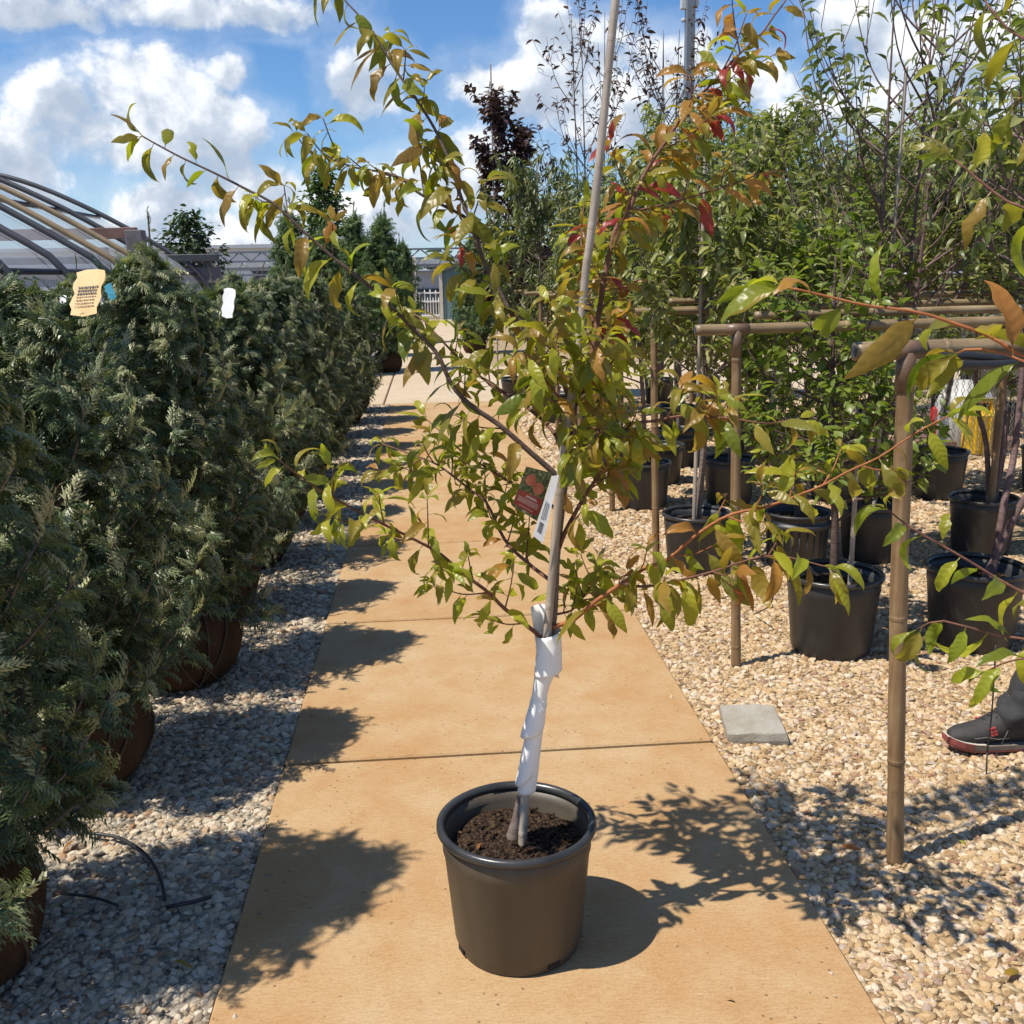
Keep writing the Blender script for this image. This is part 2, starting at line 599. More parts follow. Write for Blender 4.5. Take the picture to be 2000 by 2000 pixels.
def concrete_fn(warm):
    def fn(t):
        co = t.new('ShaderNodeNewGeometry').outputs['Position']
        big = t.noise(co, 0.9, 4, 0.6)
        mid = t.noise(co, 5.5, 5, 0.65)
        s = t.new('ShaderNodeMapping', {0: co, 3: (34, 190, 1)})
        broom = t.noise(s.outputs[0], 1.0, 4, 0.6)
        fine = t.noise(co, 150, 5, 0.8)
        f = t.math('ADD', t.math('MULTIPLY', big, 0.55), t.math('MULTIPLY', mid, 0.45))
        if warm:
            col = t.ramp(f, [(0.30, (0.37, 0.205, 0.083)), (0.44, (0.41, 0.262, 0.130)), (0.56, (0.44, 0.315, 0.178)), (0.72, (0.48, 0.38, 0.25))])
        else:
            col = t.ramp(f, [(0.30, (0.44, 0.35, 0.24)), (0.55, (0.50, 0.42, 0.31)), (0.75, (0.55, 0.48, 0.38))])
        rnd = t.new('ShaderNodeObjectInfo').outputs['Random']
        col = t.mix(t.math('MULTIPLY', rnd, 0.28), col, t.mix(1.0, col, (0.98, 0.82, 0.62), 'MULTIPLY'))
        col = t.mix(t.math('MULTIPLY', t.smooth(broom, 0.46, 0.62), 0.36), col, t.mix(1.0, col, (0.72, 0.63, 0.52), 'MULTIPLY'))
        col = t.mix(t.math('MULTIPLY', t.smooth(fine, 0.50, 0.62), 0.5), col, t.mix(1.0, col, (1.22, 1.22, 1.22), 'MULTIPLY'))
        col = t.mix(t.math('MULTIPLY', t.smooth(fine, 0.48, 0.36), 0.6), col, t.mix(1.0, col, (0.70, 0.64, 0.56), 'MULTIPLY'))
        # dark specks and pits
        v = t.new('ShaderNodeTexVoronoi', {'Scale': 30.0})
        t.l.new(co, v.inputs['Vector'])
        sp = t.math('MULTIPLY', t.smooth(v.outputs['Distance'], 0.15, 0.07), t.smooth(t.noise(co, 4.0, 3), 0.44, 0.58))
        col = t.mix(t.math('MULTIPLY', sp, 0.75), col, (0.13, 0.07, 0.035))
        # pale scuffs
        s2 = t.new('ShaderNodeMapping', {0: co, 2: (0, 0, 0.5), 3: (7, 60, 1)})
        sc = t.smooth(t.noise(s2.outputs[0], 1.0, 5, 0.7), 0.61, 0.72)
        col = t.mix(t.math('MULTIPLY', sc, 0.4), col, (0.60, 0.46, 0.31))
        stain = t.smooth(t.noise(co, 1.7, 5, 0.7, 0.8), 0.56, 0.70)
        col = t.mix(t.math('MULTIPLY', stain, 0.40), col, t.mix(1.0, col, (0.86, 0.72, 0.58), 'MULTIPLY'))
        h = t.math('ADD', t.math('MULTIPLY', broom, 0.8), t.math('MULTIPLY', fine, 0.5))
        return principled(t, col, 0.85, t.math('SUBTRACT', h, sp), 0.35, 0.004, 0.25)
    return fn


M['concrete'] = material('iron_stained_concrete', concrete_fn(True))
M['concrete_pale'] = material('pale_concrete', concrete_fn(False))


def stone_mat(name, stops):
    def fn(t):
        rnd = t.new('ShaderNodeObjectInfo').outputs['Random']
        co = objco(t)
        n = t.noise(co, 3.0, 5, 0.65)
        col = t.ramp(rnd, stops)
        col = t.mix(t.math('MULTIPLY', n, 0.55), col, t.mix(1.0, col, (0.72, 0.55, 0.36), 'MULTIPLY'))
        return principled(t, col, 0.7, n, 0.4, 0.1, 0.3)
    return material(name, fn)


M['stone_tan'] = stone_mat('tan_river_stone', [(0, (0.36, 0.24, 0.13)), (0.2, (0.52, 0.37, 0.20)), (0.45, (0.60, 0.46, 0.28)), (0.65, (0.66, 0.54, 0.38)), (0.82, (0.70, 0.62, 0.50)), (0.93, (0.36, 0.20, 0.12)), (1, (0.48, 0.42, 0.36))])
M['stone_white'] = stone_mat('white_marble_chip', [(0, (0.30, 0.25, 0.18)), (0.3, (0.48, 0.42, 0.32)), (0.7, (0.68, 0.62, 0.51)), (0.93, (0.50, 0.37, 0.24)), (1, (0.34, 0.19, 0.11))])


def bed_fn(c0, c1, c2):
    def fn(t):
        co = t.new('ShaderNodeNewGeometry').outputs['Position']
        v = t.new('ShaderNodeTexVoronoi', {'Scale': 52.0})
        t.l.new(co, v.inputs['Vector'])
        f = t.math('MULTIPLY_ADD', t.noise(co, 2.0, 4), 0.25, t.math('MULTIPLY', t.new('ShaderNodeSeparateColor', {0: v.outputs['Color']}).outputs[0], 0.75))
        col = t.ramp(f, [(0.15, c0), (0.5, c1), (0.85, c2)])
        return principled(t, col, 0.85, t.math('SUBTRACT', 1.0, v.outputs['Distance']), 1.0, 0.02, 0.2)
    return fn


M['bed_tan'] = material('tan_gravel_bed', bed_fn((0.20, 0.13, 0.07), (0.40, 0.29, 0.16), (0.55, 0.44, 0.29)))
M['bed_white'] = material('white_gravel_bed', bed_fn((0.16, 0.13, 0.10), (0.34, 0.30, 0.24), (0.50, 0.45, 0.37)))
M['ground'] = material('bare_ground', bed_fn((0.20, 0.15, 0.09), (0.34, 0.26, 0.17), (0.44, 0.36, 0.26)))


def burlap_fn(t):
    co = objco(t)
    s = t.new('ShaderNodeMapping', {0: co, 3: (1, 1, 1)})
    w1 = t.new('ShaderNodeTexWave', {'Scale': 70.0, 'Distortion': 1.5}, bands_direction='Z')
    t.l.new(co, w1.inputs['Vector'])
    n = t.noise(co, 9, 6, 0.65)
    f = t.math('MULTIPLY_ADD', w1.outputs['Fac'], 0.25, t.math('MULTIPLY', n, 0.75))
    return principled(t, t.ramp(f, [(0.3, (0.032, 0.017, 0.009)), (0.55, (0.066, 0.036, 0.018)), (0.8, (0.12, 0.072, 0.038))]), 0.92, f, 0.6, 0.008, 0.15)


M['burlap'] = material('burlap', burlap_fn)
M['twine'] = plain('jute_twine', (0.085, 0.055, 0.03), 0.9)
M['wrap'] = material('white_trunk_wrap', lambda t: principled(t, t.ramp(t.noise(objco(t), 22, 5, 0.6), [(0.3, (0.80, 0.79, 0.75)), (0.7, (0.88, 0.87, 0.83))]), 0.42, t.noise(objco(t), 60, 3), 0.1, 0.003))
M['metal_grey'] = plain('grey_steel', (0.17, 0.185, 0.205), 0.4, 0.12, 4, metal=0.3)
M['metal_dark'] = plain('dark_grey_pipe', (0.05, 0.053, 0.06), 0.5, 0.2, 4)
M['pipe_tan'] = plain('tan_pipe', (0.25, 0.18, 0.10), 0.55, 0.2, 4)
M['galv'] = plain('galvanised_wire', (0.30, 0.30, 0.30), 0.45, 0.2, 30, metal=0.6)
M['white_paint'] = plain('white_paint', (0.78, 0.78, 0.76), 0.5, 0.06, 6)
M['black_tube'] = plain('black_drip_tube', (0.022, 0.022, 0.023), 0.45, 0.3, 30)
M['wood_brown'] = plain('red_brown_timber', (0.17, 0.095, 0.075), 0.75, 0.3, 9)
M['wood_grey'] = plain('grey_timber', (0.16, 0.14, 0.145), 0.8, 0.3, 7)
M['shed_blue'] = plain('blue_green_cladding', (0.13, 0.205, 0.225), 0.6, 0.14, 3)
M['shed_trim'] = plain('cream_trim', (0.58, 0.53, 0.44), 0.6, 0.1, 8)
M['roof_dark'] = plain('dark_shingle', (0.06, 0.062, 0.072), 0.85, 0.3, 12)
M['wall_grey'] = plain('pale_grey_wall', (0.42, 0.44, 0.46), 0.7, 0.08, 3)
M['wall_white'] = plain('white_wall', (0.66, 0.67, 0.68), 0.7, 0.06, 3)
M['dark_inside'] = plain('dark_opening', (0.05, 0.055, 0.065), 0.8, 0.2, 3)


def film_fn(t):
    n = t.noise(objco(t), 3.0, 5, 0.6)
    p = t.new('ShaderNodeBsdfPrincipled', {'Base Color': (0.70, 0.74, 0.80, 1), 'Roughness': 0.35})
    tr = t.new('ShaderNodeBsdfTransparent', {'Color': (0.93, 0.95, 0.97, 1)})
    tl = t.new('ShaderNodeBsdfTranslucent', {'Color': (0.7, 0.74, 0.8, 1)})
    m1 = t.new('ShaderNodeMixShader', {0: 0.5, 1: p.outputs[0], 2: tl.outputs[0]})
    return t.new('ShaderNodeMixShader', {0: t.math('MULTIPLY_ADD', n, 0.35, 0.30), 1: tr.outputs[0], 2: m1.outputs[0]}).outputs[0]


M['film'] = material('greenhouse_film', film_fn)

# ------------------------------------------------------------------ ground, path, gravel
PX0, PX1 = -0.535, 0.912            # path edges


def sheet(name, x0, x1, y0, y1, z, m, nx=1, ny=1, kind='structure'):
    mb = MB()
    vs = [(x0 + (x1 - x0) * i / nx, y0 + (y1 - y0) * j / ny, z) for j in range(ny + 1) for i in range(nx + 1)]
    fs = [(j * (nx + 1) + i, j * (nx + 1) + i + 1, (j + 1) * (nx + 1) + i + 1, (j + 1) * (nx + 1) + i) for j in range(ny) for i in range(nx)]
    mb.add(vs, fs, 0, False)
    o = mb.build(name, m)
    return tag(o, kind=kind)


sheet('ground', -400, 400, -60, 900, -0.03, M['ground'])

path = empty('path', (0, 0, 0), kind='structure')
joints = [-1.10, 0.34, 1.755, 3.17, 4.585, 5.99, 7.40, 8.80, 10.20, 11.60, 13.05]
for a, b in zip(joints, joints[1:]):
    mb = MB()
    jx = random.Random(int(a * 100)).uniform(-0.004, 0.004)
    mb.box(((PX0 + PX1) / 2 + jx, (a + b) / 2, -0.03), (PX1 - PX0, b - a - 0.021, 0.10), bev=0.006)
    mb.build('slab', M['concrete'], path)
for a, b in zip([18.1, 21.5, 25, 28.5, 32, 35.5], [21.5, 25, 28.5, 32, 35.5, 38.5]):
    mb = MB()
    mb.box(((PX0 + PX1) / 2 - 0.1, (a + b) / 2, -0.03), (PX1 - PX0, b - a - 0.012, 0.10), bev=0.008)
    mb.build('slab', M['concrete_pale'], path)
cross = empty('cross_path', (0, 0, 0), kind='structure')
xs = [-14, -11, -8, -5, -2.6, -0.62, 1.1, 3.2, 6, 9, 12, 15]
for a, b in zip(xs, xs[1:]):
    mb = MB()
    mb.box(((a + b) / 2, 15.58, -0.032), (b - a - 0.02, 5.0, 0.10), bev=0.008)
    mb.build('slab', M['concrete_pale'], cross)

# stones shared by the gravel beds
def stone_meshes(prefix, mat, n=7, seed=1):
    rnd = random.Random(seed)
    col = bpy.data.collections.new(prefix)
    import bmesh
    for i in range(n):
        bm = bmesh.new()
        bmesh.ops.create_icosphere(bm, subdivisions=1 if i % 2 else 2, radius=1)
        ax = (rnd.uniform(0.75, 1.3), rnd.uniform(0.6, 0.95), rnd.uniform(0.42, 0.7))
        for v in bm.verts:
            d = v.co.normalized()
            k = 1 + 0.30 * noise.noise(d * 1.7 + Vector((i * 9.1, seed * 3.3, 0))) + 0.10 * noise.noise(d * 4 + Vector((0, i * 5.7, 0)))
            # a few flat broken faces
            for q in range(4):
                nn = Vector((math.sin(q * 2.1 + i), math.cos(q * 3.7 + i * 2), math.sin(q * 1.3 + i * 0.7))).normalized()
                dd = d.dot(nn)
                if dd * k > 0.72:
                    k = 0.72 / dd
            v.co = Vector((d.x * ax[0] * k, d.y * ax[1] * k, d.z * ax[2] * k))
        me = bpy.data.meshes.new('stone')
        bm.to_mesh(me)
        bm.free()
        for p in me.polygons:
            p.use_smooth = (i % 3 == 0)
        me.materials.append(mat)
        col.objects.link(bpy.data.objects.new('stone', me))
    return col


def gravel(obj, coll, near_density, far_density, y0, y1, size0, size1, seed, base=True):
    ng = bpy.data.node_groups.new('gravel_scatter', 'GeometryNodeTree')
    ng.interface.new_socket('Geometry', in_out='INPUT', socket_type='NodeSocketGeometry')
    ng.interface.new_socket('Geometry', in_out='OUTPUT', socket_type='NodeSocketGeometry')
    t = NT(ng)
    gi = t.new('NodeGroupInput')
    go = t.new('NodeGroupOutput')
    pos = t.new('GeometryNodeInputPosition')
    s = t.new('ShaderNodeSeparateXYZ', {0: pos.outputs[0]})
    mr = t.new('ShaderNodeMapRange', {'From Min': y0, 'From Max': y1, 'To Min': near_density, 'To Max': far_density})
    t.l.new(s.outputs[1], mr.inputs[0])
    dist = t.new('GeometryNodeDistributePointsOnFaces', {'Seed': seed}, distribute_method='RANDOM')
    t.l.new(gi.outputs[0], dist.inputs['Mesh'])
    t.l.new(mr.outputs[0], dist.inputs['Density'])
    sz = t.new('ShaderNodeMapRange', {'From Min': y0, 'From Max': y1, 'To Min': size0, 'To Max': size1})
    t.l.new(s.outputs[1], sz.inputs[0])
    rs = t.new('FunctionNodeRandomValue', data_type='FLOAT')
    rs.inputs[2].default_value = 0.4
    rs.inputs[3].default_value = 1.6
    scl = t.math('MULTIPLY', sz.outputs[0], rs.outputs[1])
    rr = t.new('FunctionNodeRandomValue', data_type='FLOAT_VECTOR')
    rr.inputs[0].default_value = (-0.6, -0.6, 0)
    rr.inputs[1].default_value = (0.6, 0.6, 6.283)
    ci = t.new('GeometryNodeCollectionInfo', {'Separate Children': True, 'Reset Children': True})
    ci.inputs['Collection'].default_value = coll
    ip = t.new('GeometryNodeInstanceOnPoints', {'Pick Instance': True})
    t.l.new(dist.outputs[0], ip.inputs['Points'])
    t.l.new(ci.outputs[0], ip.inputs['Instance'])
    t.l.new(rr.outputs[0], ip.inputs['Rotation'])
    t.l.new(scl, ip.inputs['Scale'])
    jn = t.new('GeometryNodeJoinGeometry')
    if base:
        t.l.new(gi.outputs[0], jn.inputs[0])
    t.l.new(ip.outputs[0], jn.inputs[0])
    t.l.new(jn.outputs[0], go.inputs[0])
    md = obj.modifiers.new('scatter', 'NODES')
    md.node_group = ng


tan_stones = stone_meshes('tan_stones', M['stone_tan'], 8, 1)
white_stones = stone_meshes('white_stones', M['stone_white'], 8, 2)
# tan gravel right of the path, white chips left of it
for (nm, x0, x1, y0, y1, m, coll, d0, d1, s0, s1, sy0, sy1) in (
        ('gravel', PX1 + 0.006, 3.3, 0.9, 6.0, 'bed_tan', tan_stones, 5200, 2600, 0.0112, 0.015, 1, 6),
        ('gravel', PX1 + 0.006, 5.6, 6.0, 13.05, 'bed_tan', tan_stones, 1500, 500, 0.018, 0.028, 6, 13),
        ('gravel', -2.2, PX0 - 0.006, 0.7, 5.0, 'bed_white', white_stones, 5000, 2800, 0.0112, 0.015, 1, 5),
        ('gravel', -1.9, PX0 - 0.006, 5.0, 13.05, 'bed_white', white_stones, 2000, 700, 0.017, 0.026, 5, 13)):
    o = sheet(nm, x0, x1, y0, y1, 0.004, M[m], 2, 2, kind='stuff')
    white = 'white' in m
    tag(o, ('white marble chips covering the ground left of the path' if white else 'tan river stones covering the ground right of the path'), 'gravel')
    gravel(o, coll, d0, d1, sy0, sy1, s0, s1, 7)
for (x0, x1, coll, lab) in ((PX0 + 0.012, PX0 + 0.10, white_stones, 'white chips strewn on the left edge of the path'), (PX1 - 0.10, PX1 - 0.012, tan_stones, 'tan pebbles strewn on the right edge of the path')):
    o = sheet('stray_gravel', x0, x1, 1.76, 9, 0.0215, M['concrete'], 1, 1, kind='stuff')
    tag(o, lab, 'gravel')
    gravel(o, coll, 70, 30, 1, 9, 0.006, 0.008, 3, False)
o = sheet('gravel_bed', PX1 + 0.006, 14, -3, 0.9, 0.002, M['bed_tan'])
o = sheet('gravel_bed', 3.3, 14, 0.9, 6.0, 0.002, M['bed_tan'])
o = sheet('gravel_bed', 5.6, 14, 6.0, 13.05, 0.002, M['bed_tan'])
o = sheet('gravel_bed', -12, PX0 - 0.006, -3, 0.7, 0.002, M['bed_white'])
o = sheet('gravel_bed', -12, -2.2, 0.7, 13.05, 0.002, M['bed_white'])
o = sheet('gravel_bed', PX1 - 0.05, 10, 18.12, 38, 0.002, M['bed_tan'])
o = sheet('gravel_bed', -12, PX0 - 0.15, 18.12, 38, 0.002, M['bed_white'])


# ------------------------------------------------------------------ leaf shapes
def leaf_shape(L, W, curl, fold, wave, seed, nu=10, nv=4, petiole=0.012, bite=0.0):
    """V, F of one leaf; length along +y, upper face +z, it bends down towards the tip"""
    rnd = random.Random(seed)
    rows = []
    y = petiole
    z = 0.0
    ph = rnd.uniform(0, 6)
    side_curl = rnd.uniform(0.2, 0.9)
    for i in range(nu + 1):
        t = i / nu
        wd = W * 0.5 * (math.sin(math.pi * min(1, t ** 0.82)) ** 0.85) * (1 - 0.18 * t)
        if i == 0:
            wd = 0.0012
        if i == nu:
            wd = 0.0004
        ang = curl * (t ** 1.2) - 0.15
        if i:
            y += L / nu * math.cos(ang)
            z -= L / nu * math.sin(ang)
        row = []
        for j in range(nv + 1):
            s = j / nv * 2 - 1
            e = 1 + wave * 0.5 * math.sin(7 * t * 2 + ph + s * 2) * abs(s)
            if bite and abs(s) > 0.6:
                e -= bite * max(0, math.sin(t * 11 + ph * 3 + s)) * 0.8
            x = wd * s * e
            up = abs(s) * wd * math.tan(fold) - side_curl * (abs(s) ** 3) * wd * 0.55
            up += wave * wd * 0.5 * math.sin(9 * t + ph + 3 * s) * abs(s)
            row.append((x * math.cos(fold * 0.6), y + up * math.sin(ang), z + up * math.cos(ang)))
        rows.append(row)
    V = [p for r in rows for p in r]
    F = []
    n = nv + 1
    for i in range(nu):
        for j in range(nv):
            F.append((i * n + j, i * n + j + 1, (i + 1) * n + j + 1, (i + 1) * n + j))
    b = len(V)
    pr = 0.0008
    V += [(-pr, 0, 0), (pr, 0, 0), (pr, petiole * 1.25, 0.0006), (-pr, petiole * 1.25, 0.0006),
          (0, 0, -pr), (0, 0, pr), (0, petiole * 1.25, pr), (0, petiole * 1.25, -pr)]
    F += [(b, b + 1, b + 2, b + 3), (b + 4, b + 5, b + 6, b + 7)]
    return np.array(V, dtype=float), np.array(F, dtype=int)


def leaf_lo(curl, fold, w=0.36, nu=3):
    """small leaf of unit length for distant crowns"""
    V, F = [], []
    y = z = 0.0
    for i in range(nu + 1):
        t = i / nu
        wd = w * 0.5 * (math.sin(math.pi * (0.06 + 0.94 * t) ** 0.85) ** 0.8) if 0 < i < nu else 0.02
        ang = curl * t - 0.1
        if i:
            y += math.cos(ang) / nu
            z -= math.sin(ang) / nu
        V += [(-wd, y, z + wd * math.tan(fold)), (0, y, z), (wd, y, z + wd * math.tan(fold))]
    for i in range(nu):
        for j in range(2):
            F.append((i * 3 + j, i * 3 + j + 1, i * 3 + j + 4, i * 3 + j + 3))
    return np.array(V), np.array(F)


LO = [leaf_lo(0.9, 0.35), leaf_lo(1.5, 0.5, 0.32), leaf_lo(0.4, 0.3, 0.4), leaf_lo(1.2, 0.7, 0.3)]
LO_ROUND = [leaf_lo(0.7, 0.3, 0.55), leaf_lo(0.3, 0.2, 0.6), leaf_lo(1.0, 0.4, 0.5)]
LO_NARROW = [leaf_lo(1.0, 0.4, 0.2), leaf_lo(1.6, 0.4, 0.18), leaf_lo(0.5, 0.3, 0.22)]


# ------------------------------------------------------------------ pots
def make_pot_meshes():
    body = MB()
    H, RT, RB = 0.305, 0.172, 0.146
    body.lathe([(RB - 0.012, 0.0), (RB - 0.004, 0.0), (RB, 0.006), (RB + 0.002, 0.022), (RB + 0.007, 0.03), (RT, H - 0.055), (RT + 0.003, H - 0.05), (RT + 0.003, H),
                (RT - 0.003, H + 0.004), (RT - 0.004, H - 0.03), (RT - 0.0065, H - 0.034), (RB + 0.004, 0.03), (0.001, 0.02)], 72)
    rim = MB()
    rim.lathe([(RT + 0.003, H - 0.006), (RT + 0.012, H - 0.005), (RT + 0.0165, H + 0.002), (RT + 0.0155, H + 0.011), (RT + 0.009, H + 0.0155), (RT + 0.002, H + 0.014), (RT - 0.003, H + 0.008), (RT - 0.004, H - 0.004)], 72, close=True)
    soil = MB()
    n, m = 40, 14
    vs = [(0, 0, 0.268)]
    for i in range(1, m + 1):
        r = (RT - 0.014) * i / m
        for k in range(n):
            a = 2 * math.pi * k / n
            x, y = r * math.cos(a), r * math.sin(a)
            z = 0.264 + 0.010 * noise.noise(Vector((x * 22, y * 22, 1))) + 0.008 * noise.noise(Vector((x * 60, y * 60, 4))) - 0.018 * (i / m) ** 3 + (0.012 if y > 0 else -0.006) * (y / 0.15)
            vs.append((x, y, z))
    fs = [(0, 1 + k, 1 + (k + 1) % n) for k in range(n)]
    for i in range(m - 1):
        for k in range(n):
            j = (k + 1) % n
            fs.append((1 + i * n + k, 1 + (i + 1) * n + k, 1 + (i + 1) * n + j, 1 + i * n + j))
    soil.add(vs, fs)
    # bark crumbs
    rnd = random.Random(5)
    for q in range(420):
        r = (RT - 0.025) * math.sqrt(rnd.random())
        a = rnd.uniform(0, 6.283)
        x, y = r * math.cos(a), r * math.sin(a)
        z = 0.266 - 0.018 * (r / RT) ** 3 + (0.012 if y > 0 else -0.006) * (y / 0.15)
        s = rnd.uniform(0.002, 0.008)
        rot = Matrix.Rotation(rnd.uniform(0, 6), 3, 'Z') @ Matrix.Rotation(rnd.uniform(-1, 1), 3, 'X')
        soil.box((x, y, z), (s * rnd.uniform(0.8, 3), s, s * 0.6), rot)
    return body, rim, soil


_b, _r, _s = make_pot_meshes()
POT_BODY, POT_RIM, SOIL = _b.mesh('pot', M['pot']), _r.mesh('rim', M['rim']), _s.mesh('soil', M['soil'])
POT_BODY_FAR = _b.mesh('pot_far', M['pot_far'])


def ribbed_pot():
    mb = MB()
    H, RT, RB = 0.305, 0.17, 0.145
    prof = [(RB - 0.01, 0), (RB, 0), (RB + 0.004, 0.02), (RT - 0.008, H - 0.075), (RT + 0.006, H - 0.07), (RT + 0.007, H - 0.045), (RT - 0.004, H - 0.042), (RT - 0.002, H - 0.01), (RT + 0.009, H - 0.006), (RT + 0.01, H + 0.008), (RT, H + 0.01), (RT - 0.006, H - 0.01), (RB, 0.03)]
    mb.lathe(prof, 48)
    for k in range(24):
        a = 2 * math.pi * k / 24
        r0, r1 = RB + 0.004, RT - 0.008
        mb.tube([(r0 * math.cos(a), r0 * math.sin(a), 0.015), (r1 * math.cos(a), r1 * math.sin(a), H - 0.08)], 0.004, 4)
    return mb.mesh('ribbed_pot', M['pot_far'])


POT_RIBBED = ribbed_pot()


def add_pot(root, far=True, scale=1.0, ribbed=False):
    p = link('pot', POT_RIBBED if ribbed else (POT_BODY_FAR if far else POT_BODY), root)
    p.scale = (scale,) * 3
    if not ribbed:
        link('rim', POT_RIM, p)
    link('soil', SOIL, p)
    return p


# ------------------------------------------------------------------ the plum tree in the middle of the path
pot_c = G(1013.5, 1832, 0.02)
PLX, PLY = pot_c.x, pot_c.y
plum = empty('potted_tree', (PLX, PLY, 0.02), label='young fruit tree with bronze and green leaves in black pot on the path', cat='tree')
TO_LOCAL = Matrix.Translation((-PLX, -PLY, -0.02))
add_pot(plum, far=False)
m_hole = plain('drain_hole', (0.01, 0.009, 0.008), 0.9)
for k, a in enumerate((-62, 10, 130, 200)):
    ca, sa = math.cos(R(a)), math.sin(R(a))
    rot = Matrix.Rotation(R(a + 90), 3, 'Z')
    hole = MB()
    hole.box((0.1485 * ca, 0.1485 * sa, 0.018), (0.030, 0.004, 0.015), rot)
    hole.build('drain_hole', m_hole, plum)

LEAF_BASE = []
for i in range(8):
    LEAF_BASE.append(leaf_shape(0.078, 0.0245 + 0.003 * (i % 3), [0.9, 1.7, 1.3, 2.2, 0.7, 1.9, 1.5, 1.2][i], [0.35, 0.55, 0.2, 0.45, 0.3, 0.6, 0.15, 0.5][i], 0.18 + 0.05 * (i % 4), 40 + i, bite=0.5 if i in (3, 6) else 0.0))
LEAF_MATS = ['leaf_green', 'leaf_lime', 'leaf_olive', 'leaf_bronze', 'leaf_orange', 'leaf_red']
_leaf_cache = {}


def leaf_mesh(i, mname):
    if (i, mname) not in _leaf_cache:
        V, F = LEAF_BASE[i]
        _leaf_cache[(i, mname)] = np_mesh('leaf', V, F, [M[mname]])
    return _leaf_cache[(i, mname)]


UP = Vector((0, 0, 1))


def leaf_sites(pts, rnd, t0, spacing, smin, smax, colours, droop=0.45, tip=True, ph=None):
    """pts evenly spaced along a twig -> list of (matrix, scale, shape, colour)"""
    out = []
    if len(pts) < 3:
        return out
    step = (pts[1] - pts[0]).length
    n = len(pts)
    d_acc = 0.0
    k = 0
    ph = rnd.uniform(0, 6.28) if ph is None else ph
    start = int(n * t0)
    for i in range(start, n):
        last = i == n - 1
        d_acc += step
        if d_acc < spacing and not last:
            continue
        d_acc = 0.0
        T = (pts[min(i + 1, n - 1)] - pts[max(i - 1, 0)]).normalized()
        a = T.orthogonal().normalized()
        b = T.cross(a)
        reps = 1 if not last else (4 if tip else 2)
        for q in range(reps):
            ph += 2.4 + rnd.uniform(-0.4, 0.4)
            k += 1
            s = a * math.cos(ph) + b * math.sin(ph)
            fwd = 0.5 if not last else rnd.uniform(0.8, 1.8)
            d = (T * fwd + s * 0.9 - UP * droop * rnd.uniform(0.2, 2.1)).normalized()
            nrm = (UP * rnd.uniform(0.3, 1.0) + s * rnd.uniform(-0.3, 0.9) + Vector((rnd.uniform(-.7, .4), rnd.uniform(-.9, .4), 0))).normalized()
            size = rnd.uniform(smin, smax)
            if last:
                size *= rnd.uniform(0.55, 0.95)
            elif i > n * 0.85:
                size *= 0.85
            col = rnd.choices(LEAF_MATS, colours)[0]
            out.append((frame(d, nrm, size, pts[i]), size, rnd.randrange(8), col))
    return out


# colours:     green lime olive bronze orange red
C_LOW = (30, 44, 17, 7, 2, 0)
C_MID = (22, 34, 28, 13, 3, 0)
C_UP = (20, 10, 52, 17, 2, 0)
C_RED = (8, 10, 24, 25, 21, 12)
C_RIGHT = (12, 32, 22, 20, 13, 1)
